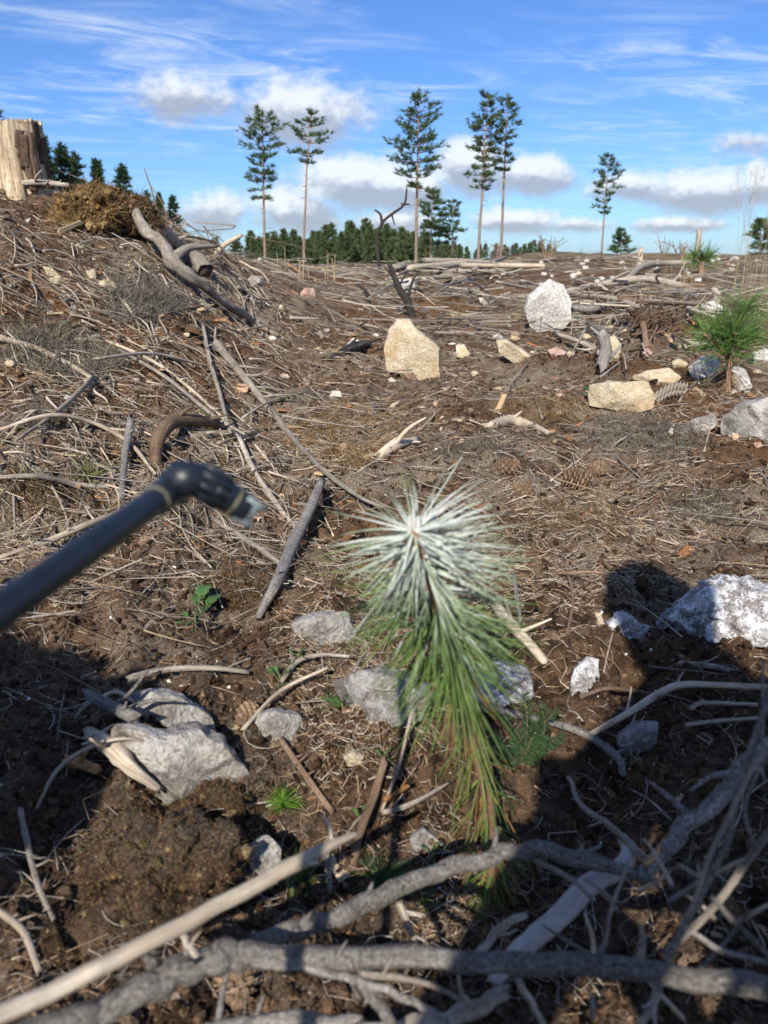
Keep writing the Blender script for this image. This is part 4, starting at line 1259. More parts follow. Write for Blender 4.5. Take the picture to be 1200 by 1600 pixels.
S('branch', [(0, 756), (60, 754), (120, 766), (172, 770)], [4, 5, 5, 4], 'grey', 'level grey stick at the left edge above the lance', lift=.01, seed=10)
S('branch', [(0, 886), (70, 862), (140, 832), (205, 806)], [5, 6, 6, 5], 'pale', 'pale stick under the lance shaft at the left edge', lift=.012, seed=11)
S('root_piece', [(246, 738), (252, 704), (285, 684), (342, 676)], [12, 14, 13, 8], 'brown', 'arched brown piece of root behind the lance tip', 'root', lift=[0, .03, .04, .02], seed=12, rough=.25)
S('branch', [(275, 700), (330, 690), (400, 688)], [7, 7, 5], 'pale', 'pale pink stick lying along the arched root', lift=.015, seed=13)
S('branch', [(170, 545), (240, 576), (300, 620), (352, 668)], [3, 3, 3, 3], 'pale', 'long thin straw coloured stick, upper of two parallel ones on the bank', lift=.02, seed=14)
S('branch', [(186, 558), (260, 602), (330, 660), (384, 692)], [3, 4, 4, 3], 'grey', 'long thin grey stick, lower of two parallel ones on the bank', lift=.02, seed=15)
S('branch', [(150, 582), (240, 572), (330, 590)], [3, 3, 2], 'grey', 'thin grey twig crossing the two parallel sticks', lift=.035, seed=16)
S('bark_piece', [(594, 718), (618, 704), (652, 690)], [10, 13, 6], 'pale', 'pale weathered root chunk in the middle of the bare soil', 'wood piece', lift=.0, rough=.3, seed=17)
S('root_piece', [(756, 672), (790, 664), (822, 668), (856, 680)], [9, 10, 8, 5], 'pale', 'pale knobbly root piece right of the root chunk', 'root', lift=.0, rough=.3, seed=18)
S('branch', [(868, 532), (910, 550), (952, 573)], [4, 5, 4], 'pale', 'pale stick leaning from the white boulder to the grey stub', lift=[.03, .03, .02], seed=19)
S('post_stub', [(943, 582), (945, 550), (942, 520)], [9, 9, 8], 'bark', 'grey broken stub standing before the yellow brown stone', 'stub', mode='up', seed=20)
S('wood_piece', [(518, 566), (545, 552), (572, 541)], [6, 11, 8], 'black', 'dark split piece of wood left of the upright slab', 'wood piece', lift=.0, rough=.25, seed=21)
S('branch', [(648, 502), (636, 470), (620, 445), (608, 412)], [6, 6, 5, 3], 'black', 'black charred stick leaning left above the upright slab', mode='up', seed=22, knots=3)
S('branch', [(578, 474), (572, 455), (558, 444)], [3, 3, 2], 'black', 'short black bent twig left of the charred stick', mode='up', seed=23)
S('log', [(890, 464), (940, 456), (1000, 450), (1072, 460)], [5.5, 6.5, 6, 5], 'grey', 'longest straight grey log right of the white boulder', 'log', lift=[.04, .05, .06, .05], seed=24, knots=4)
S('branch', [(892, 474), (950, 482), (985, 492), (1012, 508)], [4, 5, 5, 4], 'pale', 'pale branch curving below the longest log', lift=.06, seed=25)
S('branch', [(893, 494), (925, 494), (950, 486), (975, 484)], [7, 6, 5, 4], 'bark', 'dark crooked branch resting against the white boulder', lift=.04, seed=26)
S('branch', [(965, 486), (1010, 490), (1090, 494)], [6, 5, 4], 'brown', 'brown branch leading into the upturned root clump', lift=.07, seed=27)
S('branch', [(975, 448), (1000, 432), (1030, 424), (1082, 420)], [5, 6, 5, 4], 'grey', 'crooked grey branch on the brushwood above the longest log', lift=[.05, .1, .1, .08], seed=28)
S('branch', [(976, 510), (998, 520), (1010, 546)], [5, 5, 6], 'brown', 'short broken brown branch below the brushwood', lift=[.1, .08, .0], seed=29)
S('branch', [(1052, 490), (1085, 510), (1115, 520)], [4, 4, 3], 'pale', 'pale stick sloping towards the sapling', lift=.08, seed=30)
S('branch', [(1050, 540), (1085, 548), (1120, 545)], [4, 4, 3], 'grey', 'grey twig reaching towards the sapling stem', lift=.03, seed=31)
S('stub', [(1117, 480), (1118, 465), (1115, 450)], [7, 6, 4], 'grey', 'broken grey stub on the white stone above the sapling', 'stub', mode='up', seed=32)
S('fence_post', [(1000, 424), (1000, 390)], [4, 3.5], 'pale', 'pale broken post on the rise right of the white boulder', 'post', mode='up', seed=33)
S('pole', [(1091, 404), (1091, 361)], [3.5, 3.5], 'grey', 'thin grey pole on the right skyline', 'pole', mode='up', seed=34)
S('branch', [(0, 290), (55, 286), (108, 290)], [3, 4, 3], 'grey', 'thin stick lying across the foot of the stump', mode='up', base=(40, 305), seed=35)
S('branch', [(690, 640), (640, 690), (555, 745)], [2, 2.5, 2], 'pale', 'very thin pale twig crossing the bare soil towards the branch', lift=.006, seed=36)
S('branch', [(880, 880), (893, 940), (885, 1000)], [2.5, 3, 2.5], 'brown', 'thin brown twig standing on the dark bare soil at right', lift=.01, seed=37)
S('branch', [(770, 955), (800, 1000), (850, 1052)], [11, 11, 8], 'pale', 'pale barkless branch under the right side of the needles', lift=.015, seed=38, rough=.2)
S('branch', [(800, 925), (806, 965), (812, 1000)], [4, 4, 3], 'bark', 'small grey stick crossing the pale barkless branch', lift=.03, seed=39)
S('branch', [(870, 905), (940, 905), (985, 925)], [3, 3, 2], 'brown', 'thin brown twig at the edge of the shade', lift=.01, seed=40)
S('branch', [(382, 1152), (440, 1112), (512, 1074)], [4, 4, 3], 'pale', 'straight pale twig lying over the grey stones', lift=[.01, .03, .03], seed=41, knots=0)
S('branch', [(440, 1082), (465, 1052), (500, 1040), (545, 1042)], [5, 5, 4, 3], 'grey', 'curved grey twig above the straight pale twig', lift=.015, seed=42)
S('root', [(742, 1122), (800, 1138), (850, 1148), (905, 1166), (958, 1204), (968, 1235)], [7, 7, 6, 7, 8, 6], 'bark', 'crooked grey root crossing the soil right of the stem', 'root', lift=.02, seed=43)
S('root', [(920, 1172), (975, 1140), (1035, 1105), (1080, 1094), (1190, 1098)], [5, 6, 7, 6, 5], 'pale', 'long pale root in the right shade', 'root', lift=.02, seed=44)
S('root', [(905, 1112), (950, 1098), (1010, 1106), (1028, 1112)], [4, 4, 4, 3], 'brown', 'short brown root above the long pale root', 'root', lift=.02, seed=45)
S('root', [(1070, 1152), (1120, 1145), (1180, 1140)], [4, 4, 3], 'pale', 'pale root end in the shade below the long pale root', 'root', lift=.015, seed=46)
S('root', [(1075, 1130), (1095, 1122), (1180, 1125)], [4, 4, 3], 'grey', 'grey root between two pale roots in the shade', 'root', lift=.02, seed=47)
S('branch', [(602, 1222), (585, 1270), (565, 1320), (550, 1362)], [7, 8, 8, 6], 'brown', 'brown split stick standing in the hollow left of the stem', lift=[.03, .03, .02, .0], seed=48)
S('branch', [(645, 1160), (622, 1235), (596, 1290)], [3.5, 3.5, 3], 'pale', 'thin pale twig right of the brown split stick', lift=[.05, .035, .02], seed=49)
S('branch', [(596, 1292), (640, 1280), (700, 1245)], [5, 5, 3], 'grey', 'grey stick sloping up to the stem in the hollow', lift=.02, seed=50)
S('branch', [(600, 1285), (640, 1262)], [5, 4], 'orange', 'short orange stick beside the brown split stick', lift=.03, seed=51)
S('branch', [(440, 1175), (480, 1230), (520, 1288)], [6, 6, 5], 'brown', 'grey brown stick right of the fractured boulder', lift=.015, seed=52)
S('branch', [(508, 1335), (512, 1370), (516, 1405)], [6, 6, 5], 'bark', 'short speckled stick behind the pale foreground stick', lift=.01, seed=53)
S('wood_splinter', [(148, 1182), (180, 1212), (215, 1246), (258, 1272)], [12, 15, 13, 7], 'pale', 'splintered pale wood lying against the fractured boulder', 'wood piece', lift=.03, seed=54, rough=.35, sides=16)
S('wood_piece', [(140, 1138), (175, 1160), (222, 1186)], [9, 11, 12], 'bark', 'grey stub end lying on the fractured boulder', 'wood piece', lift=.05, seed=55)
S('wood_piece', [(106, 1214), (126, 1220), (150, 1228)], [9, 10, 8], 'orange', 'small orange wood chunk left of the splintered wood', 'wood piece', lift=.02, seed=56, rough=.3)
S('twig', [(60, 1278), (95, 1240), (150, 1226), (210, 1224), (290, 1230)], [3, 4, 4, 3, 2], 'pale', 'arched pale twig over the brown moss clod', 'branch', lift=[.01, .03, .05, .06, .05], seed=57)
S('root', [(40, 1300), (48, 1350), (66, 1420), (90, 1478)], [4, 5, 5, 4], 'grey', 'hanging grey root at the lower left edge', 'root', lift=.03, seed=58)
S('branch', [(205, 1085), (260, 1068), (330, 1066), (390, 1072)], [8, 6, 5, 4], 'grey', 'grey stick lying along the top of the thin slab', lift=.02, seed=59)
S('twig', [(160, 1112), (185, 1104), (212, 1118)], [3.5, 3.5, 3], 'pale', 'short white curved twig above the thin slab', 'branch', lift=.02, seed=60)
S('branch', [(0, 1460), (45, 1500), (70, 1560)], [6, 6, 5], 'pale', 'pale arched stick in the lower left corner', lift=.03, seed=61)
S('branch', [(1060, 1044), (1110, 1050), (1145, 1056)], [6, 6, 5], 'grey', 'flat grey sliver below the broad sprayed stone', lift=.005, seed=62)

# the slash in front, close to the lens
F = dict(mode='ray', sides=26, step=22, rscale=.62, flake=.075)
f1 = thing('pale_branch', ray(-60, 1612, .56), 'bare pale branch slanting up across the lower left corner', 'branch')
v, f, u, P, rw = S('x', [(-60, 1612, .56), (60, 1560, .57), (250, 1462, .59), (400, 1382, .62), (480, 1340, .64), (556, 1302, .67)], [19, 19, 18, 17, 17, 6], 'pale', '', build=False, knots=2, seed=70, rough=.03, wob=.2, **dict(F, flake=.03))
mk('stem', v, f, M['pale'], f1, None, u)
v, f, u, P, rw = S('x', [(222, 1476, .59), (236, 1500, .60), (248, 1530, .62)], [10, 11, 12], 'grey', '', build=False, seed=71, **F)
mk('side_stub', v, f, M['bark'], f1, None, u)
f2 = thing('dead_branch', ray(700, 1360, .70), 'grey rough branch running behind the front one up to a broken joint', 'branch')
v, f, u, P, rw = S('x', [(392, 1474, .66), (460, 1455, .67), (540, 1428, .68), (640, 1376, .70), (740, 1345, .72), (830, 1326, .73), (920, 1345, .73), (1026, 1378, .72)], [19, 20, 20, 20, 18, 17, 18, 6], 'bark', '', build=False, knots=5, seed=72, rough=.05, **F)
mk('stem', v, f, M['bark'], f2, None, u)
for k, (pp, rr_) in enumerate([([(622, 1410, .70), (640, 1450, .72), (650, 1478, .74)], [8, 7, 4]), ([(835, 1345, .73), (885, 1368, .71), (925, 1402, .69)], [6, 6, 4]),
                               ([(905, 1338, .73), (912, 1318, .73)], [6, 3])]):
    v, f, u, P, rw = S('x', pp, rr_, 'grey', '', build=False, seed=73 + k, **F)
    mk('side_twig', v, f, M['grey'], f2, None, u)
f3 = thing('dead_branch', ray(600, 1500, .62), 'thick rough grey branch lying right across the bottom', 'branch')
v, f, u, P, rw = S('x', [(30, 1625, .60), (140, 1585, .605), (250, 1532, .61), (330, 1500, .615), (400, 1490, .62), (600, 1496, .62), (800, 1502, .62), (1000, 1518, .62), (1260, 1552, .61)], [27, 28, 28, 27, 25, 22, 22, 22, 20], 'bark', '', build=False, knots=9, seed=77, rough=.05, **F)
mk('stem', v, f, M['bark'], f3, None, u)
for k, (pp, rr_) in enumerate([([(398, 1500, .615), (480, 1510, .615), (560, 1532, .62), (640, 1562, .62), (700, 1596, .625)], [13, 11, 9, 8, 6]),
                               ([(560, 1530, .62), (590, 1570, .63), (615, 1610, .64)], [12, 12, 12]), ([(560, 1520, .62), (660, 1535, .63), (720, 1560, .64)], [8, 6, 5]),
                               ([(1000, 1500, .61), (1005, 1470, .605), (1003, 1448, .60)], [7, 6, 4]), ([(1030, 1540, .62), (1015, 1580, .63), (995, 1612, .64)], [9, 8, 8]),
                               ([(810, 1530, .62), (835, 1575, .63), (855, 1612, .64)], [7, 7, 6]), ([(310, 1500, .61), (290, 1470, .60), (282, 1452, .6)], [8, 7, 4])]):
    v, f, u, P, rw = S('x', pp, rr_, 'grey', '', build=False, seed=80 + k, **F)
    mk('side_twig', v, f, M['bark' if k < 2 else 'grey'], f3, None, u)
f4 = thing('dead_branch', ray(1100, 1260, .78), 'rough grey branch slanting down from the right edge to the broken joint', 'branch')
v, f, u, P, rw = S('x', [(1260, 1120, .80), (1150, 1212, .79), (1070, 1292, .77), (1000, 1372, .74)], [21, 19, 18, 16], 'bark', '', build=False, knots=4, seed=90, **F)
mk('stem', v, f, M['bark'], f4, None, u)
v, f, u, P, rw = S('x', [(1008, 1352, .735), (1022, 1338, .74), (1032, 1322, .745)], [6, 6, 4], 'orange', '', build=False, seed=91, **F)
tag(mk('broken_end', v, f, M['orange'], f4, None, u), 'orange freshly broken wood')
S('peeled_branch', [(770, 1535, .67), (800, 1495, .68), (838, 1462, .705), (878, 1428, .73), (918, 1384, .75), (958, 1362, .765), (982, 1338, .78), (972, 1308, .80)], [15, 19, 23, 24, 23, 20, 17, 11], 'peeled', 'smooth peeled whitish branch bending up under the broken joint', seed=92, rough=.04, wob=.1, knots=0, broken=.2, **dict(F, flake=.02))
S('branch', [(888, 1212, .86), (908, 1256, .85), (960, 1298, .80), (1000, 1335, .77), (1026, 1362, .75)], [4, 6, 8, 9, 6], 'grey', 'thin grey branch pointing from the shade down to the broken joint', seed=93, **F)
S('branch', [(540, 1625, .66), (640, 1602, .67), (720, 1585, .67), (785, 1552, .66)], [15, 16, 17, 15], 'grey', 'broken branch with orange end at the bottom edge', seed=94, **F)
S('branch', [(300, 1620, .66), (420, 1598, .66), (560, 1600, .67)], [18, 18, 16], 'bark', 'dark branch along the very bottom edge', seed=95, **F)
f5 = thing('brush_twigs', ray(1045, 1500, .64), 'blurred bundle of grey twigs rising along the right edge', 'branch')
for k, (pp, rr_) in enumerate([([(1042, 1500, .62), (1085, 1420, .60), (1125, 1330, .58), (1155, 1230, .57), (1196, 1110, .56), (1208, 980, .56)], [8, 8, 8, 8, 7, 6]),
                               ([(1040, 1490, .63), (1130, 1392, .62), (1215, 1278, .61)], [8, 8, 8]), ([(1110, 1400, .61), (1160, 1450, .63), (1215, 1506, .64)], [6, 6, 6]),
                               ([(1075, 1440, .60), (1110, 1330, .58), (1165, 1215, .56), (1215, 1150, .56)], [6, 6, 5, 5]), ([(1180, 1320, .61), (1165, 1260, .6), (1190, 1180, .6), (1190, 1030, .6)], [4, 4, 4, 3]),
                               ([(1065, 1355, .62), (1100, 1368, .61), (1160, 1340, .6)], [4, 5, 4]), ([(1080, 1455, .64), (1140, 1490, .65), (1215, 1512, .66)], [6, 6, 6])]):
    v, f, u, P, rw = S('x', pp, rr_, 'grey', '', build=False, seed=100 + k, mode='ray', sides=8, step=8, wob=.9, rscale=.62)
    mk('twig', v, f, M['grey' if k % 2 else 'bark'], f5, None, u)
rb = random.Random(5)
for k in range(16):
    x0, y0 = rb.uniform(860, 1190), rb.uniform(1380, 1600); a = rb.uniform(-2.6, -.4); L = rb.uniform(50, 170); t0 = rb.uniform(.64, .72)
    v, f, u, P, rw = S('x', [(x0, y0, t0), (x0 + L * .5 * math.cos(a) + rb.uniform(-8, 8), y0 + L * .5 * math.sin(a), t0 - .01), (x0 + L * math.cos(a), y0 + L * math.sin(a), t0 + rb.uniform(-.03, .04))], [4.5, 3.5, 2], 'grey', '', build=False, seed=500 + k, mode='ray', sides=7, step=7, wob=.6, rscale=.8)
    mk('twig', v, f, M[rb.choice(['grey', 'bark', 'pale'])], f5, None, u)
S('branch', [(735, 1500, .74), (780, 1455, .78), (822, 1428, .80)], [8, 9, 7], 'grey', 'short grey stick left of the peeled branch', seed=112, **F)

# dead forked branch on the skyline and bare bushes
def bush(name, base_px, lines, mat, label, cat, seed):
    o = thing(name, G(*base_px), label, cat)
    for k, (pp, rr_) in enumerate(lines):
        v, f, u, P, rw = S('x', pp, rr_, mat, '', build=False, seed=seed + k, mode='up', base=base_px, sides=6, step=5)
        mk('stem' if k == 0 else 'twig', v, f, M[mat], o, None, u)
    return o


bush('forked_snag', (594, 428), [([(594, 432), (592, 400), (589, 368), (598, 348), (614, 334), (631, 318), (635, 294)], [3.4, 3, 2.6, 2.4, 2.2, 1.9, 1.2]),
     ([(597, 350), (594, 336), (585, 328)], [2.2, 2, 1.3]), ([(628, 320), (640, 319)], [2, 1]), ([(612, 336), (616, 350)], [1.5, 1])], 'black', 'dead forked branch standing up against the sky in the centre', 'branch', 120)
rr0 = random.Random(3)
for nm, bp, n, h, w, lb in [('bare_bush', (348, 372), 11, 60, 30, 'bare leafless bush on the end of the left bank'), ('bare_bush', (855, 408), 9, 42, 34, 'bare twiggy bush on the skyline left of the lone pine'),
                            ('bare_bush', (1062, 412), 8, 36, 20, 'small dark leafless bush on the rise by the thin pole'), ('bare_bush', (778, 412), 8, 38, 26, 'tangle of dead twigs sticking up from the log pile'),
                            ('bare_bush', (1035, 412), 4, 44, 14, 'sparse thin stems on the right rise left of the pole')]:
    ln = []
    for k in range(n):
        a = rr0.uniform(-1, 1)
        ln.append(([(bp[0] + a * 3, bp[1]), (bp[0] + a * w * .45 + rr0.uniform(-3, 3), bp[1] - h * rr0.uniform(.35, .6)), (bp[0] + a * w + rr0.uniform(-4, 4), bp[1] - h * rr0.uniform(.7, 1.05))], [.9, .6, .35]))
        q = ln[-1][0][1]; ln.append(([q, (q[0] + rr0.uniform(-8, 8), q[1] - h * .2), (q[0] + rr0.uniform(-14, 14), q[1] - h * rr0.uniform(.25, .45))], [.6, .45, .3]))
    bush(nm, bp, ln, 'brown', lb, 'bush', 130 + n)
bush('dead_twigs', (250, 345), [([(250, 350), (238, 300), (225, 262)], [1.5, 1, .7]), ([(262, 350), (255, 320), (236, 290)], [1.3, 1, .7])], 'brown', 'two thin dead twigs behind the moss hummock', 'twigs', 160)
bush('dead_twigs', (120, 290), [([(122, 292), (115, 250), (103, 215)], [1.5, 1, .7]), ([(122, 280), (130, 262), (140, 250)], [1.3, 1, .7]), ([(112, 292), (118, 262), (110, 240)], [1, 1, .6])], 'pale', 'thin dead twigs between stump and moss hummock', 'twigs', 165)
bush('leaning_twig', (188, 300), [([(186, 302), (197, 280), (207, 258)], [2.2, 2, 1.5])], 'pale', 'pale stick poking up from the moss hummock', 'branch', 170)
bush('leaning_stick', (335, 395), [([(335, 398), (352, 384), (378, 368)], [4, 4, 3])], 'pale', 'pale stick sticking out of the end of the left bank', 'branch', 172)

# ------------------------------------------------------------------ piles of slash: each log its own
lr = random.Random(11)
pile = [((612, 428), (742, 436), 6.5), ((640, 437), (752, 424), 6), ((660, 424), (770, 430), 5), ((690, 442), (806, 428), 5), ((618, 434), (700, 426), 5),
        ((720, 436), (850, 438), 5), ((640, 446), (740, 438), 4), ((705, 430), (760, 414), 4), ((740, 445), (790, 418), 4)]
place_ = ['top left', 'crossing', 'back', 'long low', 'left hand', 'right hand', 'lowest', 'short upright', 'steep right']
for i, (a, b, r_) in enumerate(pile):
    S('slash_log', [a, ((a[0] + b[0]) / 2, (a[1] + b[1]) / 2 + lr.uniform(-3, 2)), b], [r_, r_, r_ * .75], lr.choice(['pale', 'pale', 'grey']),
      f'sun bleached log in the central log pile, {place_[i]} one', 'log', 'logs of the central slash pile', lift=.05 + .05 * (i % 3), seed=200 + i, sides=8)
for i in range(46):
    x0 = lr.uniform(620, 830); y0 = lr.uniform(424, 475); L = lr.uniform(25, 75); a = lr.uniform(-.45, .45) + (0 if lr.random() < .7 else 2.4); mt = lr.choice(['pale', 'grey', 'grey', 'brown', 'bark'])
    S('slash_stick', [(x0, y0), (x0 + L * .5 * math.cos(a), y0 + L * .18 * math.sin(a) + lr.uniform(-3, 3)), (x0 + L * math.cos(a), y0 + L * .36 * math.sin(a))],
      [lr.uniform(1.5, 3.2), 1.2], mt, f'{"long" if L > 50 else "short"} thin {lie(a)} {WORD[mt]} stick in the slash near {near(x0, y0)}', 'branch', 'sticks of the central slash pile', lift=[lr.uniform(0, .15), lr.uniform(0.05, .2), lr.uniform(0, .15)], seed=260 + i, sides=6, step=4)
for i in range(60):
    x0 = lr.uniform(885, 1090); y0 = lr.uniform(440, 560); L = lr.uniform(25, 90); a = lr.gauss(0.15, .5) + (0 if lr.random() < .75 else 1.6); mt = lr.choice(['pale', 'grey', 'brown', 'brown', 'bark'])
    S('slash_stick', [(x0, y0), (x0 + L * .5 * math.cos(a), y0 + L * .3 * math.sin(a) + lr.uniform(-4, 4)), (x0 + L * math.cos(a), y0 + L * .6 * math.sin(a))],
      [lr.uniform(1.4, 3.0), 1.1], mt, f'{"long" if L > 55 else "short"} thin {lie(a)} {WORD[mt]} stick in the brushwood near {near(x0, y0)}', 'branch', 'sticks of the right brushwood', lift=[lr.uniform(0, .08), lr.uniform(0.03, .12), lr.uniform(0, .06)], seed=330 + i, sides=6, step=4)
for i in range(200):
    x0 = lr.uniform(-20, 420); y0 = lr.uniform(360 + max(0, (x0 - 0) * .1), 800); L = lr.uniform(50, 150) * (.55 + .45 * (y0 - 350) / 450); a = lr.gauss(.5, .7); mt = lr.choice(['pale', 'pale', 'grey', 'grey', 'brown'])
    S('scattered_stick', [(x0, y0), (x0 + L * .35 * math.cos(a), y0 + L * .35 * math.sin(a) * .7 + lr.uniform(-4, 4)), (x0 + L * .7 * math.cos(a), y0 + L * .6 * math.sin(a) * .7 + lr.uniform(-5, 5)), (x0 + L * math.cos(a + .3), y0 + L * math.sin(a + .3) * .7)],
      [lr.uniform(1.3, 2.9), 1.0], mt, f'{"very long" if L > 115 else "long" if L > 80 else "short"} {lie(a)} {WORD[mt]} stick near {near(x0, y0)}', 'branch', 'dry sticks over the left bank', lift=[lr.uniform(0, .02), lr.uniform(0.0, .04), lr.uniform(0, .04), 0], seed=400 + i, sides=6, step=4)
for i in range(55):
    x0 = lr.uniform(420, 1180); y0 = lr.uniform(590, 900); L = lr.uniform(30, 90); a = lr.uniform(0, 6.28); mt = lr.choice(['pale', 'grey', 'brown'])
    S('scattered_stick', [(x0, y0), (x0 + L * .5 * math.cos(a), y0 + L * .35 * math.sin(a) + lr.uniform(-8, 8)), (x0 + L * math.cos(a), y0 + L * .6 * math.sin(a))],
      [lr.uniform(1.2, 2.4), 1], mt, f'{"long" if L > 60 else "short"} fine {lie(a)} {WORD[mt]} twig near {near(x0, y0)}', 'branch', 'dry twigs behind the seedling', lift=[0, lr.uniform(0, .015), 0], seed=560 + i, sides=6, step=4)
for i in range(60):
    x0 = lr.uniform(10, 1180); y0 = lr.uniform(1040, 1560); L = lr.uniform(40, 140); a = lr.uniform(0, 6.28); mt = lr.choice(['pale', 'grey', 'brown', 'brown'])
    S('scattered_stick', [(x0, y0), (x0 + L * .5 * math.cos(a), y0 + L * .35 * math.sin(a) + lr.uniform(-6, 6)), (x0 + L * math.cos(a), y0 + L * .6 * math.sin(a))],
      [lr.uniform(1.2, 2.6), 1.2], mt, f'{"long" if L > 90 else "short"} thin {lie(a)} {WORD[mt]} twig in the hollow near {near(x0, y0)}', 'branch', 'dry twigs in the hollow', lift=[0, lr.uniform(0, .02), .004], seed=640 + i, sides=6, step=4)
# upturned root clump in the right brushwood
rc = G(1022, 525)
rs_ = scale_at(rc)
ro = thing('root_clump', rc, 'dark upturned root clump with hanging roots in the right brushwood', 'roots')
A_ = Acc(); r_ = np.random.default_rng(8)
for k in range(80):
    a = r_.uniform(-1.5, 1.5); L = r_.uniform(18, 48) * rs_
    p0 = rc + [r_.normal(0, 7) * rs_, .03 + r_.normal(0, .03), (18 + r_.normal(0, 9)) * rs_]
    p1 = p0 + np.array([math.sin(a) * L * .6, -abs(r_.normal(0, .04)), math.cos(a) * L * .15 + r_.uniform(-.1, .1) * L])
    p2 = p0 + np.array([math.sin(a) * L, -abs(r_.normal(0, .05)), -abs(r_.uniform(.2, .8)) * L])
    v, f, u = tube([p0, p1, p2], [r_.uniform(.6, 1.5) * rs_, .4 * rs_], 5, 4, .1, k)
    A_.add(v, f, None, u)
rt = A_.build('root_strands', M['brown'], ro); rt['kind'] = 'stuff'
moss_like = rc + np.array([0, .08, 22 * rs_])
v = np.random.default_rng(2).normal(0, 1, (400, 3)); v /= np.linalg.norm(v, axis=1, keepdims=True)
nu, nv = 30, 16
T, Pp = np.meshgrid(np.linspace(0, 6.2832, nu, endpoint=False), np.linspace(-1.5, 1.5, nv))
d_ = np.stack([np.cos(Pp) * np.cos(T), np.cos(Pp) * np.sin(T), np.sin(Pp)], -1).reshape(-1, 3)
d_ = d_ * np.array([30, 26, 17]) * rs_ * (1 + .6 * fbm3(d_ * 2.5, 3, 4))[:, None] + moss_like
i_ = np.arange(nv - 1)[:, None] * nu; j_ = np.arange(nu)[None]
mk('root_soil', d_, np.stack([i_ + j_, i_ + (j_ + 1) % nu, i_ + nu + (j_ + 1) % nu, i_ + nu + j_], -1).reshape(-1, 4), M['soil'], ro)

# ------------------------------------------------------------------ pine seedlings
def needles(base, axis, n, L, rad, r, up=(.15, .9), k=5, droop=.25, s_fn=None):
    """pairs of curved needles off stem points base (n,3) with stem direction axis (n,3)"""
    q = r.normal(0, 1, (n, 3)); q -= (q * axis).sum(1, keepdims=True) * axis
    q /= np.linalg.norm(q, axis=1, keepdims=True) + 1e-9
    w = r.uniform(up[0], up[1], (n, 1))
    d = q * np.sqrt(np.clip(1 - w ** 2, 0, 1)) + axis * w
    P = []
    for s in (-1, 1):
        dd = d + s * .05 * np.cross(d, axis) + r.normal(0, .03, (n, 3))
        ln = L * r.uniform(.75, 1.15, (n, 1))
        t = np.linspace(0, 1, k)
        g = np.zeros((n, 3)); g[:, 2] = -droop * r.uniform(.3, 1.4, n)
        cv = r.normal(0, .06, (n, 3)) + g
        P.append(base[:, None] + dd[:, None] * ln[:, None] * t[None, :, None] + cv[:, None] * ln[:, None] * (t ** 2)[None, :, None])
    return np.concatenate(P)


def build_needles(name, P, rad, colf, parent, sides=4):
    n, k, _ = P.shape
    v, f = strands(P, rad * np.random.default_rng(1).uniform(.85, 1.15, n), sides)
    # needle profile: even thickness, pointed end
    c = np.repeat(colf(P).reshape(-1, 3), sides, 0)
    o = mk(name, v, f, M['needle'], parent, c)
    o['kind'] = 'stuff'
    return o


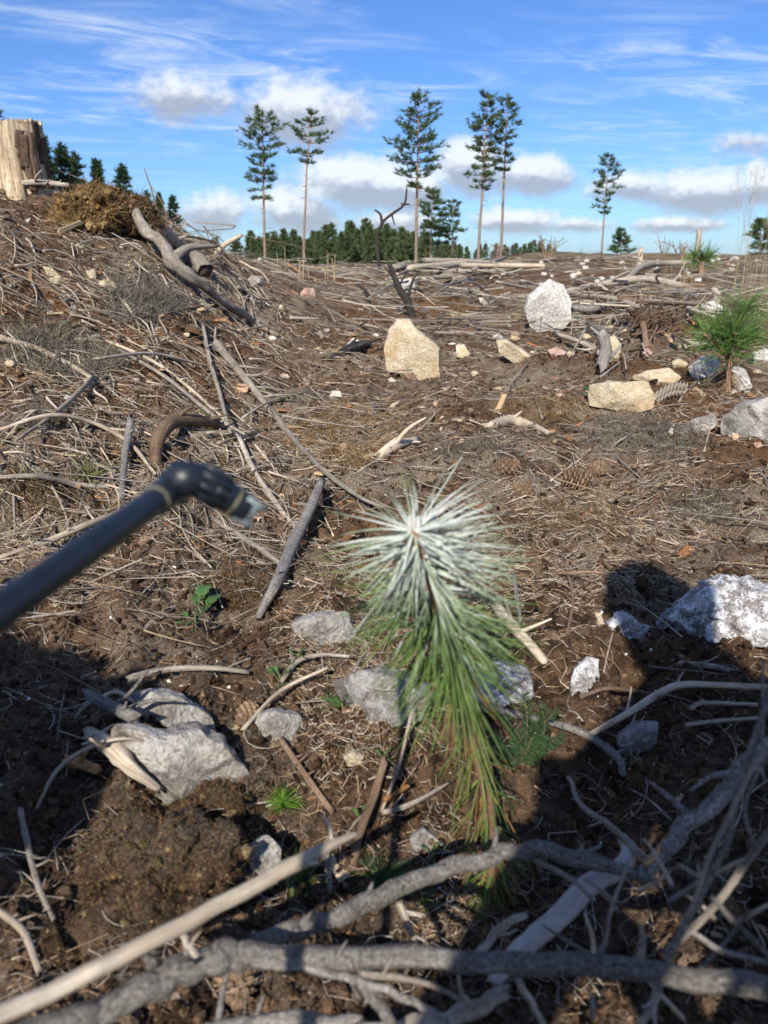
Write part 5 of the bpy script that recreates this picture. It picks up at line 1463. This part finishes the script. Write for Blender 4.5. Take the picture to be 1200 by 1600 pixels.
def build_main_seedling():
    r = np.random.default_rng(21)
    base = G(768, 1405)
    tip = ray(646, 828, .625)
    o = thing('pine_seedling', base, 'young pine seedling with white sprayed needles in the centre foreground', 'seedling')
    ctrl = np.array([base - [0, 0, .02], base + (tip - base) * .3 + [.02, .0, -.02], base + (tip - base) * .65 + [.012, .005, 0], tip])
    p, rd = smooth_path(ctrl, [.0075, .006, .005, .0045], 14)
    v, f, u = tube(ctrl, [.0075, .006, .005, .0045], 10, 10, .12, 3)
    mk('stem', v, f, M['pinebark'], o, None, u)
    tg = np.gradient(p, axis=0); tg /= np.linalg.norm(tg, axis=1, keepdims=True)
    m = len(p)
    def at(s):
        x = s * (m - 1); i = np.clip(x.astype(int), 0, m - 2); a = (x - i)[:, None]
        return p[i] * (1 - a) + p[i + 1] * a, tg[i]
    GREEN = np.array([.125, .215, .045]); DEEP = np.array([.070, .140, .035]); WHITE = np.array([.74, .78, .74]); BRN = np.array([.27, .145, .062]); OLV = np.array([.14, .15, .045])
    def coat(P, wmax, cut):
        n, k, _ = P.shape
        rr = np.random.default_rng(n)
        d = np.linalg.norm(P - tip, axis=2)
        rel = P - tip
        w = wmax * sst(-d, -.092, -.024) + .40 * sst(rel[..., 0], -.01, .06) * sst(rel[..., 2], -.16, -.03) * sst(-d, -.16, -.06)
        w = w * rr.uniform(.35, 1.1, (n, 1)) * (1 - .55 * sst(-rel[..., 0], .02, .10))
        w = w + (rr.random((n, k)) > .94) * .6 * sst(-d, -.2, -.1)
        w = np.clip(w, 0, .93)[..., None]
        g = np.where(rr.random((n, 1, 1)) < .5, GREEN, DEEP) * rr.uniform(.7, 1.35, (n, 1, 1))
        tipb = np.linspace(0, 1, k)[None, :, None] ** 3 * .12
        return (g + tipb * np.array([.3, .25, .02])) * (1 - w) + WHITE * w
    # top shoot: dense rosette
    s = 1 - .22 * r.random(235) ** 1.15
    b, a = at(s)
    P = needles(b, a, len(b), .082, .0, r, (-.48, .36), 6, .13)
    build_needles('upper_needles', P, .00098, lambda q: coat(q, .95, 0), o)
    # lower green needles drooping
    s = .87 - .19 * r.random(105)
    b, a = at(s)
    P = needles(b, a, len(b), .080, .0, r, (-.86, -.15), 6, .20)
    build_needles('lower_needles', P, .00098, lambda q: coat(q, .30, 0), o)
    # browning needles down the stem
    s = .76 - .70 * r.random(150) ** .9
    b, a = at(s)
    P = needles(b, a, len(b), .052, .0, r, (-.96, -.45), 6, .45)
    def brown(q):
        n, k, _ = q.shape
        t = r.random((n, 1, 1))
        return np.broadcast_to(np.where(t < .40, BRN, np.where(t < .72, OLV * 1.3, GREEN)) * r.uniform(.6, 1.2, (n, 1, 1)), q.shape)
    build_needles('browning_needles', P, .0011, brown, o)
    # bud cluster and the single upright leader needle
    A = Acc()
    for k in range(5):
        a = k * 1.2566
        q = tip + np.array([math.cos(a) * .004, math.sin(a) * .004, -.002]) * (0 if k == 4 else 1)
        v, f, u = tube([q - [0, 0, .006], q + [0, 0, .006], q + [0, 0, .014 + .004 * (k == 4)]], [.0018, .0022, .0008], 8, 4, .1, k)
        A.add(v, f, (.58, .58, .55))
    A.build('bud_cluster', M['needle'], o)
    e = V(641, 742, tip)
    Pn = np.linspace(0, 1, 6)[:, None] * (e - tip) + tip
    Pn[:, 0] += .004 * np.sin(np.linspace(0, 3.1, 6))
    v, f = strands(Pn[None], np.array([.0013]), 5)
    c = np.repeat(np.linspace(0, 1, 6)[:, None] ** 2 * np.array([.10, .16, .05]) + (1 - np.linspace(0, 1, 6)[:, None] ** 2) * WHITE * .8, 5, 0)
    mk('leader_needle', v, f, M['needle'], o, c)
build_main_seedling()


def small_sapling(base_px, shoots, L, label, seed, rad, stem_px, dens=90, dry=True):
    r = np.random.default_rng(seed)
    base = G(*base_px)
    o = thing('pine_sapling', base, label, 'sapling')
    s = scale_at(base)
    top = V(*stem_px, base)
    v, f, u = tube([base - [0, 0, .02], (base + top) / 2 + [.004, 0, 0], top], [4.5 * s, 4 * s, 3.2 * s], 8, 5, .15, seed)
    mk('stem', v, f, M['pinebark'], o, None, u)
    GR = np.array([.12, .23, .05]); G2 = np.array([.08, .17, .045])
    for k, (tx, ty, dy, n) in enumerate(shoots):
        e = V(tx, ty, base + [0, dy, 0])
        st = top if k else (base + top) / 2
        mid = (top + e) / 2 + [0, 0, -.01]
        v, f, u = tube([top - (top - base) * .1 * k, mid, e], [2.4 * s, 2 * s, 1.5 * s], 6, 5, .1, k)
        mk('shoot', v, f, M['pinebark'], o, None, u)
        t = r.random(n)[:, None] ** .7
        b = (top - (top - base) * .1 * k) * (1 - t) ** 2 + 2 * mid * t * (1 - t) + e * t * t
        a = np.broadcast_to((e - mid) / np.linalg.norm(e - mid), b.shape)
        P = needles(b, a, n, L, 0, r, (.30, .95), 4, .06)
        build_needles('needles', P, rad, lambda q: np.broadcast_to(np.where(r.random((len(q), 1, 1)) < .5, GR, G2) * r.uniform(.7, 1.4, (len(q), 1, 1)) + np.array([.02, .02, 0]) * np.linspace(0, 1, q.shape[1])[None, :, None], q.shape), o, 3)
    if dry:
        t = r.random(60)[:, None]
        b = base * (1 - t * .7) + top * t * .7
        P = needles(b, np.broadcast_to([0, 0, 1.], b.shape), 60, L * .6, 0, r, (-.7, .2), 4, .5)
        build_needles('dry_needles', P, rad * .8, lambda q: np.broadcast_to(np.array([.32, .22, .11]) * r.uniform(.6, 1.2, (len(q), 1, 1)), q.shape), o, 3)
    return o


small_sapling((1137, 612), [(1138, 520, 0, 80), (1162, 478, .02, 90), (1100, 522, -.04, 60), (1180, 518, .03, 70), (1122, 506, .10, 60), (1150, 520, -.08, 60)], .15, 'bright green pine sapling at the right beside the pale stones', 41, .0015, (1139, 548))
small_sapling((1096, 428), [(1095, 402, 0, 60), (1084, 400, 0, 50), (1106, 400, .1, 50)], .28, 'small green pine tuft on the rise above the right sapling', 43, .004, (1096, 412), dry=False)


def sprout(base_px, n, L, rad, label, seed, cols, cat='sprout', spread=1.0):
    r = np.random.default_rng(seed)
    b = G(*base_px)
    o = thing('pine_sprout', b, label, cat)
    v, f, u = tube([b - [0, 0, .005], b + [0, 0, L * .35]], [.0016, .0012], 6, 3, .1, seed)
    mk('stem', v, f, M['pinebark'], o, None, u)
    bb = b + np.stack([np.zeros(n), np.zeros(n), r.uniform(.1, .38, n) * L], -1)
    P = needles(bb, np.broadcast_to([0, 0, 1.], bb.shape), n, L, 0, r, (.1, .95), 5, .2 * spread)
    build_needles('needles', P, rad, lambda q: np.broadcast_to(np.asarray(cols)[r.integers(0, len(cols), len(q))][:, None] * r.uniform(.7, 1.3, (len(q), 1, 1)), q.shape), o, 3)


GRN = [(.05, .11, .03), (.07, .14, .035), (.045, .09, .04)]
sprout((535, 1112), 26, .035, .0006, 'tiny pine sprout left of the stem between stones', 1, GRN)
sprout((472, 1388), 40, .04, .0007, 'tiny pine sprout behind the pale foreground stick', 2, GRN)
sprout((600, 1392), 44, .042, .0007, 'tiny dark sprout behind the rough grey branch', 3, GRN)
sprout((442, 1264), 90, .026, .0007, 'bright green moss tuft at the right end of the fractured boulder', 4, [(.10, .20, .02), (.13, .24, .03)], 'moss tuft')
sprout((320, 655), 30, .03, .0010, 'small green tuft under the parallel sticks on the bank', 5, [(.10, .14, .03), (.13, .18, .05)], 'moss tuft')
sprout((140, 755), 26, .06, .0010, 'yellow green grass tuft left of the lance tip', 6, [(.16, .19, .05), (.20, .22, .07)], 'grass tuft')
sprout((440, 590 + 40), 20, .03, .0008, 'little green tuft beside the long straight branch', 7, GRN, 'moss tuft')

# heather-like green sprays right of the stem
def green_spray(base_px, tips, label, seed):
    r = np.random.default_rng(seed)
    b = G(*base_px)
    o = thing('heather_plant', b, label, 'plant')
    for k, (tx, ty) in enumerate(tips):
        e = V(tx, ty, b + [0, .02 * ((k % 3) - 1), 0])
        mid = (b + e) / 2 + [r.normal(0, .006), 0, .006]
        v, f, u = tube([b, mid, e], [.0013, .001, .0006], 5, 5, .1, seed + k)
        s = mk('sprig', v, f, M['brown'], o, None, u)
        t = r.uniform(.1, 1, 150)[:, None]
        p = b * (1 - t) ** 2 + 2 * mid * t * (1 - t) + e * t * t
        ax = np.broadcast_to((e - b) / np.linalg.norm(e - b), p.shape)
        P = needles(p, ax, 150, .0085, 0, r, (.2, .8), 3, 0)
        build_needles('sprig_leaves', P, .0007, lambda q: np.broadcast_to(np.array([.040, .085, .030]) * r.uniform(.6, 1.5, (len(q), 1, 1)), q.shape), s, 3)


green_spray((815, 1200), [(770, 1150), (790, 1120), (820, 1085), (845, 1100), (870, 1110), (800, 1160), (850, 1150), (835, 1130), (780, 1180), (880, 1150)], 'dark green heather plant in the shade right of the stem', 5)
green_spray((1135, 500), [(1122, 480), (1112, 490), (1130, 478)], 'yellow green sprig behind the right sapling', 9)

# ------------------------------------------------------------------ leafy herbs
def leaf_mesh():
    """lobed herb leaf, length 1 along +Y, slightly cupped"""
    t = np.linspace(0, 1, 15)
    w = .30 * np.sin(np.pi * np.clip(t, 0, 1) ** 1.15) ** .8 * (1 + .30 * np.sin(t * 26)) + .012
    w[-1] = .005
    v = []
    for i, a in enumerate(t):
        z = .10 * math.sin(a * 3.1) - .12 * a * a
        for s in (-1, -.5, 0, .5, 1):
            v.append((s * w[i], a - .05 * abs(s), z + .10 * abs(s) * w[i] / .3 + .015 * math.sin(i * 2.2 + s * 3)))
    v = np.array(v); n = len(t)
    up = v.copy(); lo = v - [0, 0, .012]
    i = np.arange(n - 1)[:, None] * 5; j = np.arange(4)[None]
    f = np.stack([i + j, i + j + 1, i + 5 + j + 1, i + 5 + j], -1).reshape(-1, 4)
    ring = np.concatenate([np.arange(5), np.arange(1, n) * 5 + 4, (n - 1) * 5 + np.arange(3, -1, -1), np.arange(n - 2, 0, -1) * 5])
    r2 = np.roll(ring, -1); m = len(v)
    return np.vstack([up, lo]), np.concatenate([f, f[:, ::-1] + m, np.stack([r2, ring, ring + m, r2 + m], -1)])


LV, LF = leaf_mesh()
leaf_meshes = [mesh_data('leaf', LV, LF, M['leaf'], np.broadcast_to(np.array(c), (len(LV), 3))) for c in [(.11, .21, .06), (.085, .165, .05), (.055, .11, .048)]]


def herb(base_px, leaves, label, seed, dark=False):
    """leaves: (px, py of tip) ; each leaf is its own part"""
    r = random.Random(seed)
    b = G(*base_px)
    o = thing('leafy_herb', b, label, 'plant')
    v, f, u = tube([b - [0, 0, .01], b + [.002, 0, .012], b + [0, .003, .022]], [.0016, .0014, .001], 6, 4, .1, seed)
    c = mk('stem', v, f, M['leaf'], o, np.broadcast_to(np.array((.12, .17, .06)), (len(v), 3)))
    for k, (tx, ty) in enumerate(leaves):
        e = G(tx, ty) + [0, 0, .018 + .010 * r.random()]
        st = b + np.array([0, 0, .010 + .004 * (k % 3)])
        d = Vector(e - st)
        L = d.length
        v, f, u = tube([st, (st + e) / 2 + [0, 0, .004], st + (e - st) * .55], [.0009, .0008, .0006], 5, 3, 0, k)
        mk('leaf_stalk', v, f, M['leaf'], o, np.broadcast_to(np.array((.12, .18, .06)), (len(v), 3)))
        lf = link('leaf', leaf_meshes[2 if dark else k % 2], o, st - b + (e - st) * .48)
        lf.rotation_mode = 'QUATERNION'
        lf.rotation_quaternion = d.to_track_quat('Y', 'Z')
        lf.scale = (L * .36 * r.uniform(.8, 1.1), L * .46, L * .4)


herb((305, 985), [(272, 990), (290, 1000), (326, 925), (346, 942), (330, 960), (312, 945), (284, 975)], 'bright green lobed herb on the lit soil below the lance', 1)
herb((440, 1080), [(415, 1066), (432, 1092), (456, 1068), (462, 1095), (428, 1060)], 'green lobed herb above the straight pale twig', 2)
herb((465, 1045), [(450, 1030), (476, 1030), (482, 1052), (450, 1055)], 'small dark herb by the curved grey twig', 3, True)
herb((600, 1200), [(585, 1190), (612, 1188), (610, 1210), (592, 1212)], 'small green herb right of the buff pebble', 4)
herb((565, 1300), [(552, 1285), (574, 1280), (582, 1296), (560, 1312)], 'green herb at the tip of the pale foreground stick', 5)
herb((660, 1425), [(632, 1420), (650, 1445), (690, 1440), (682, 1412), (655, 1405)], 'dark green herb under the rough grey branch', 6, True)
herb((675, 1350), [(655, 1342), (690, 1338), (698, 1356), (668, 1362)], 'dark herb between the stem and the dark round stone', 7, True)
herb((926, 634), [(916, 620), (930, 616), (938, 632), (922, 642)], 'green weed at the left end of the yellow block', 8)
herb((932, 745), [(926, 738), (938, 738), (936, 752)], 'tiny green herb beside the largest cone', 9)
herb((455, 1405), [(445, 1392), (466, 1396), (460, 1418)], 'tiny green herb in the shade under the pale stick', 10, True)

# ------------------------------------------------------------------ cones
def cone(cx, cy, wpx, hpx, ang, label, seed, open_=1.0):
    r = np.random.default_rng(seed)
    g = G(cx, cy)
    s = scale_at(g)
    L, R = max(wpx, hpx) * s, min(wpx, hpx) * s * .5
    o = thing('pine_cone', g, label, 'pine cone')
    ca, sa = math.cos(ang), math.sin(ang)
    ax = np.array([ca, sa, .12]); ax /= np.linalg.norm(ax)
    e1 = np.cross(ax, [0, 0, 1]); e1 /= np.linalg.norm(e1); e2 = np.cross(e1, ax)
    c0 = g + [0, 0, R * .75]
    v, f, u = tube([c0 - ax * L * .5, c0, c0 + ax * L * .48], [R * .35, R * .6, R * .2], 10, 6, .1, seed)
    mk('core', v, f, M['brown'], o, None, u)
    A = Acc(); n = 62
    for k in range(n):
        t = (k + .5) / n
        th = k * 2.39996
        rad = R * math.sin(math.pi * (.12 + .80 * t)) ** .7
        rdv = math.cos(th) * e1 + math.sin(th) * e2
        p = c0 + ax * L * (t - .5) + rdv * rad * .35
        out = rdv * (.9 * open_) + ax * .55; out /= np.linalg.norm(out)
        sd = np.cross(ax, rdv); nn = np.cross(sd, out)
        q = R * (.62 + .25 * math.sin(math.pi * t)) * r.uniform(.9, 1.1); w = q * .42; th_ = q * .12
        pts = [p - sd * w * .4, p + sd * w * .4, p + out * q * .7 + sd * w, p + out * q + nn * th_, p + out * q * .7 - sd * w]
        vv = np.array(pts + [x - nn * th_ * 1.2 for x in pts])
        cc = np.array((.15, .10, .062)) * r.uniform(.7, 1.25)
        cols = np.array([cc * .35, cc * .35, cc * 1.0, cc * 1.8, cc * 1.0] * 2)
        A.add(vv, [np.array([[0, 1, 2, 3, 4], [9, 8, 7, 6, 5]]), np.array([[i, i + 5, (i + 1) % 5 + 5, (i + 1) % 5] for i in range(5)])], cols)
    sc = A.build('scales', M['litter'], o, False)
    sc['kind'] = 'stuff'


cone(905, 762, 46, 34, 2.9, 'largest open cone on the soil right of the seedling', 1)
cone(930, 742, 30, 24, .6, 'small reddish cone just above the largest cone', 2)
cone(788, 740, 40, 26, .2, 'grey open cone straight above the seedling needles', 3)
cone(820, 776, 34, 24, 2.2, 'small dark cone below the grey open cone', 4)
cone(385, 1130, 38, 32, 1.3, 'dark cone tucked against the grey stone in the hollow', 5)
cone(372, 1556, 60, 52, 1.8, 'dark cone under the thick front branch', 6)

# ------------------------------------------------------------------ dry fern, grasses
def dry_fern(cx, cy, label):
    g = G(cx, cy)
    s = scale_at(g)
    o = thing('dry_fern', g, label, 'fern')
    a = G(cx - 22, cy + 4) + [0, 0, .01]; b = G(cx + 30, cy - 6) + [0, 0, .03]
    v, f, u = tube([a, (a + b) / 2 + [0, 0, .02], b], [.0022, .0018, .001], 5, 5, .1, 1)
    mk('rachis', v, f, M['pale'], o, None, u)
    for k in range(9):
        t = (k + .5) / 9
        p = a * (1 - t) + b * t + np.array([0, 0, .02 * math.sin(t * 3.1)])
        A = Acc()
        for sgn in (-1, 1):
            e = p + np.array([.004 * sgn, -.008 * sgn, .012 * sgn]) + np.array([0, 0, sgn * 10 * s * (1 - .5 * t)])
            w = np.array([.006, 0, 0])
            vv = np.array([p - w * .4, p + w * .4, (p + e) / 2 + w, e, (p + e) / 2 - w])
            vv = np.vstack([vv, vv + [0, .002, 0]])
            A.add(vv, [np.array([[0, 1, 2, 3, 4], [9, 8, 7, 6, 5]]), np.array([[i, i + 5, (i + 1) % 5 + 5, (i + 1) % 5] for i in range(5)])], (.34, .30, .25))
        A.build('pinna', M['litter'], o, False)
dry_fern(1042, 626, 'grey dry fern frond right of the yellow block')


def grass(base_px, n, h_px, w_px, label, seed, panicle=True, rad=.0013, name='tall_grass'):
    r = random.Random(seed)
    b = G(*base_px)
    o = thing(name, b, label, 'grass')
    s = scale_at(b)
    for k in range(n):
        x = r.uniform(-1, 1); h = h_px * r.uniform(.45, 1.0) * s; le = r.gauss(0, .09) * h
        p0 = b + [x * w_px * s, r.uniform(-.08, .08), 0]; p0[2] = terr(p0[0], p0[1])
        p1 = p0 + [le * .3, 0, h * .5]; p2 = p0 + [le, 0, h]
        v, f, u = tube([p0, p1, p2], [rad, rad * .9, rad * .5], 4, 4, 0, k)
        st = mk('stalk', v, f, M['litter'], o, np.broadcast_to(np.array((.40, .32, .19)) * r.uniform(.7, 1.15), (len(v), 3)))
        if panicle and h > .6 * h_px * s:
            A = Acc()
            for q in range(16):
                t = r.uniform(.72, 1.0); c = p0 * (1 - t) ** 2 + 2 * p1 * t * (1 - t) + p2 * t * t
                e = c + [r.gauss(0, .05) * h * (1.25 - t) * 2, r.gauss(0, .03) * h, r.uniform(.02, .08) * h]
                v, f, u = tube([c, e], [rad * .35, rad * .3], 3, 1, 0, q)
                A.add(v, f, (.36, .27, .17))
                v, f, u = tube([e, e + [0, 0, .006]], [rad * .9, rad * .6], 4, 1, 0, q)
                A.add(v, f, (.40, .28, .18))
            A.build('panicle', M['litter'], st)


grass((1172, 478), 26, 185, 34, 'tall dry grass with feathery panicles at the right edge', 1)
grass((1215, 500), 18, 150, 30, 'dry grass tuft cut by the right edge', 2, False)
grass((1055, 470), 14, 60, 24, 'short straw tuft above the right brushwood', 3, False, .002, 'straw_tuft')
grass((470, 395 + 40), 10, 46, 60, 'sparse dry stalks on the far clearing by the second pine', 4, False, .006, 'dry_stalks')

# ------------------------------------------------------------------ spray lance
def build_lance():
    pc = ray(252, 776, .395); pe = ray(0, 955, .292)
    d = (pe - pc) / np.linalg.norm(pe - pc)
    hand = pc + d * .62
    o = thing('spray_lance', hand, 'dark spray lance with bent nozzle reaching in from the left', 'spray lance')
    q = pc
    v, f, u = tube([hand, pe, pc], [0.0067, 0.0067, 0.0067], 24, 12, 0)
    mk('shaft', v, f, M['rubber'], o, None, u)
    def ring(a, b, r0, r1, mat, name, parent=o, sides=28):
        v, f, u = tube([a, a + (b - a) * .08, a + (b - a) * .92, b], [r0 * .9, r0, r1, r1 * .9], sides, 3, 0)
        return mk(name, v, f, M[mat], parent, None, u)
    ax = -d
    c1 = pc + ax * .012
    col = ring(pc - ax * .006, pc + ax * .016, 0.0079, 0.0086, 'rubber', 'collar')
    ring(pc - ax * 0.0075, pc - ax * .0058, 0.0077, 0.0077, 'brass', 'seal_ring', col)
    e0 = pc + ax * .014
    j = ray(318, 752, .405)
    n1 = ray(392, 800, .412)
    v, f, u = tube([e0, e0 + ax * .012, ray(285, 748, .402), j, j + (n1 - j) * .22], [0.0083, 0.0088, 0.0092, 0.0090, 0.0081], 28, 7, .02, 3)
    el = mk('elbow', v, f, M['rubber'], o, None, u)
    hexn = ring(e0 - ax * .002, e0 + ax * .008, 0.0099, 0.0099, 'rubber', 'hex_nut', col, 6)
    for k in range(10):                                   # grip ribs on the knuckle
        a = k / 10 * 6.283
        dn = (n1 - j) / np.linalg.norm(n1 - j); e1 = np.cross(dn, [0, 0, 1]); e1 /= np.linalg.norm(e1); e2 = np.cross(e1, dn)
        c = j + (math.cos(a) * e1 + math.sin(a) * e2) * 0.0088
        v, f, u = tube([c - dn * .004, c + dn * .012], [.0014, .0014], 6, 2, 0)
        mk('grip_rib', v, f, M['rubber'], el, None, u)
    dn = (n1 - j) / np.linalg.norm(n1 - j)
    Ln = np.linalg.norm(n1 - j)
    nb = ring(j + dn * Ln * .22, j + dn * Ln * .62, 0.0086, 0.0084, 'rubber', 'nozzle_body')
    ring(j + dn * Ln * .60, j + dn * Ln * .66, 0.0089, 0.0089, 'brass', 'nozzle_ring', nb)
    ring(j + dn * Ln * .66, j + dn * Ln * .90, 0.0082, 0.0077, 'rubber', 'nozzle_cap', nb)
    tipm = ring(j + dn * Ln * .88, j + dn * Ln * 1.04, 0.0070, 0.0062, 'metal', 'nozzle_tip')
    ring(j + dn * Ln * 1.02, j + dn * Ln * 1.07, .0040, .0036, 'brass', 'orifice', tipm)
    for k in range(3):
        a = 1.0 + k * 2.1
        e1 = np.cross(dn, [0, 0, 1]); e1 /= np.linalg.norm(e1); e2 = np.cross(e1, dn)
        c = j + dn * Ln * .93 + (math.cos(a) * e1 + math.sin(a) * e2) * 0.0065
        v, f, u = tube([c - dn * .005, c + dn * .006], [.0022, .0020], 6, 2, .1)
        mk('tip_lug', v, f, M['metal'], tipm, None, u)
    return hand, d
HAND, LDIRV = build_lance()

# ------------------------------------------------------------------ the photographer (behind the lens; his shadow falls into the hollow)
def build_person():
    bx, by = .24, -.56
    P = {}
    def J(n, x, y, z, r): P[n] = (np.array([x, y, z], float), r)
    gz = float(terr(bx, by))
    J('pelvis', .31, -.64, .36, (.17, .14)); J('waist', .28, -.57, .53, (.16, .13)); J('chest', .22, -.47, .74, (.19, .13)); J('neckbase', .14, -.38, .93, (.10, .09))
    J('neck', .11, -.35, .99, (.055, .055)); J('head', .08, -.31, 1.09, (.085, .10)); J('crown', .07, -.30, 1.19, (.065, .075))
    J('shL', .03, -.38, .92, (.085, .08)); J('elL', -.16, -.42, .60, (.052, .052)); J('wrL', HAND[0] - .03, HAND[1] - .05, HAND[2] + .02, (.034, .03))
    J('shR', .38, -.40, .90, (.085, .08)); J('elR', .42, -.20, .66, (.06, .058)); J('wrR', .10, -.19, .43, (.034, .03))
    J('hipL', .20, -.62, .32, (.11, .11)); J('knL', .03, -.34, .46, (.075, .075)); J('anL', .08, -.52, .10, (.05, .05)); J('toL', .02, -.34, .045, (.05, .04))
    J('hipR', .41, -.60, .32, (.11, .11)); J('knR', .52, -.28, .46, (.08, .08)); J('anR', .50, -.50, .10, (.05, .05)); J('toR', .54, -.32, .045, (.05, .04))
    E = [('pelvis', 'waist'), ('waist', 'chest'), ('chest', 'neckbase'), ('neckbase', 'neck'), ('neck', 'head'), ('head', 'crown'), ('chest', 'shL'), ('shL', 'elL'), ('elL', 'wrL'),
         ('chest', 'shR'), ('shR', 'elR'), ('elR', 'wrR'), ('pelvis', 'hipL'), ('hipL', 'knL'), ('knL', 'anL'), ('anL', 'toL'), ('pelvis', 'hipR'), ('hipR', 'knR'), ('knR', 'anR'), ('anR', 'toR')]
    o = thing('person', (bx, by, gz), 'person in dark work clothes crouching behind the viewpoint with the spray lance', 'person')

    def skin(name, joints, edges, mat, parent, root):
        names = list(joints)
        me = bpy.data.meshes.new(name)
        off = np.array(o.location)
        me.from_pydata([tuple(joints[n][0] - off) for n in names], [(names.index(a), names.index(b)) for a, b in edges], [])
        ob = link(name, me, parent)
        ob.modifiers.new('skin', 'SKIN')
        sv = me.skin_vertices[0].data
        for i, n in enumerate(names):
            sv[i].radius = joints[n][1]
            sv[i].use_root = n == root
        sd = ob.modifiers.new('sub', 'SUBSURF'); sd.levels = sd.render_levels = 2
        me.materials.append(M[mat])
        return ob
    skin('body', P, E, 'jacket', o, 'pelvis')
    # hands with five fingers
    def hand(wr, to, grip, thumb, name):
        d = to - wr; d /= np.linalg.norm(d)
        side = np.cross(d, grip); side /= np.linalg.norm(side)
        Jh = {'w': (wr, (.027, .02)), 'p': (wr + d * .05, (.034, .016)), 'q': (wr + d * .075, (.03, .014))}
        Eh = [('w', 'p'), ('p', 'q')]
        for k in range(4):
            b = wr + d * .085 + side * (.027 - .018 * k)
            l = [.062, .072, .068, .052][k]
            Jh[f'f{k}a'] = (b, (.0095, .0095)); Jh[f'f{k}b'] = (b + d * l * .42 + grip * l * .18, (.009, .009)); Jh[f'f{k}c'] = (b + d * l * .42 + grip * l * .75, (.0075, .0075))
            Eh += [('q', f'f{k}a'), (f'f{k}a', f'f{k}b'), (f'f{k}b', f'f{k}c')]
        b = wr + d * .03 + side * .035 * thumb
        Jh['ta'] = (b, (.011, .011)); Jh['tb'] = (b + d * .03 + side * .012 * thumb + grip * .015, (.010, .010)); Jh['tc'] = (b + d * .05 + grip * .035, (.008, .008))
        Eh += [('p', 'ta'), ('ta', 'tb'), ('tb', 'tc')]
        skin(name, Jh, Eh, 'skin', o, 'w')
    hand(P['wrL'][0], HAND + np.array([.0, .03, .0]), np.array([0, 0, -1.]), 1, 'hand')
    hand(P['wrR'][0], np.array([.05, -.09, .475]), np.array([-1., .0, .1]), 1, 'hand')
    # head: face, ears, hair cap
    hc = P['head'][0] + np.array([0, .01, .03])
    nu, nv = 40, 26
    T, Q = np.meshgrid(np.linspace(0, 6.2832, nu, endpoint=False), np.linspace(-1.5, 1.5, nv))
    d = np.stack([np.cos(Q) * np.cos(T), np.cos(Q) * np.sin(T), np.sin(Q)], -1).reshape(-1, 3)
    def face(dd):
        r_ = np.array([.079, .098, .118]) * (1 - .10 * np.clip(-dd[:, 2:3], 0, 1))
        v = dd * r_
        fr = dd[:, 1] > 0
        nose = np.exp(-((dd[:, 0] / .13) ** 2 + ((dd[:, 2] + .12) / .20) ** 2)) * fr
        eye = sum(np.exp(-(((dd[:, 0] - s * .36) / .15) ** 2 + ((dd[:, 2] - .06) / .10) ** 2)) for s in (-1, 1)) * fr
        mouth = np.exp(-((dd[:, 0] / .25) ** 2 + ((dd[:, 2] + .48) / .06) ** 2)) * fr
        v[:, 1] += .024 * nose - .010 * eye - .005 * mouth
        return v
    i = np.arange(nv - 1)[:, None] * nu; j = np.arange(nu)[None]; j2 = (j + 1) % nu
    f = np.stack([i + j, i + j2, i + nu + j2, i + nu + j], -1).reshape(-1, 4)
    mk('head', face(d) + hc, f, M['skin'], o)
    dh = d.copy()
    hv = face(dh) * (1.06 + .05 * fbm3(dh * 6, 2, 3))[:, None] + hc
    keep = (dh[:, 2] > .35 - .75 * (dh[:, 1] < .15)) 
    fk = f[keep[f].all(1)]
    mk('hair', hv, fk, M['hair'], o)
    # phone in the right hand, lens at the viewpoint
    ph = thing('phone', (0, -.02, .52), 'dark phone held just behind the viewpoint', 'phone')
    c, s = math.cos(PITCH), math.sin(PITCH)
    fw = np.array([0, c, -s]); up = np.array([0, s, c]); rt_ = np.array([1., 0, 0])
    cen = C0 - fw * .012 - up * .055 + rt_ * .022
    vv = []
    for a, b, k in [(-1, -1, -1), (1, -1, -1), (1, 1, -1), (-1, 1, -1), (-1, -1, 1), (1, -1, 1), (1, 1, 1), (-1, 1, 1)]:
        vv.append(cen + rt_ * .036 * a + up * .073 * b + fw * .004 * k)
    q = mk('shell', np.array(vv), np.array([(0, 1, 2, 3), (7, 6, 5, 4), (0, 4, 5, 1), (1, 5, 6, 2), (2, 6, 7, 3), (3, 7, 4, 0)]), M['phone'], ph, smooth=False)
    bv = q.modifiers.new('bevel', 'BEVEL'); bv.width = .003; bv.segments = 3
    v, f, u = tube([cen + rt_ * -.022 + up * .055 + fw * .0041, cen + rt_ * -.022 + up * .055 + fw * .0065], [.007, .007], 20, 2, 0)
    mk('lens_ring', v, f, M['phone'], ph, None, u)
build_person()
# unseen stump added outside the left edge to shade the left of the hollow
build_stump('tree_stump', np.array([-.76, -.22, float(terr(-.76, -.22)) - .02]), .19, .86, 9, 'tall cut stump added unseen outside the left edge to shade the hollow')
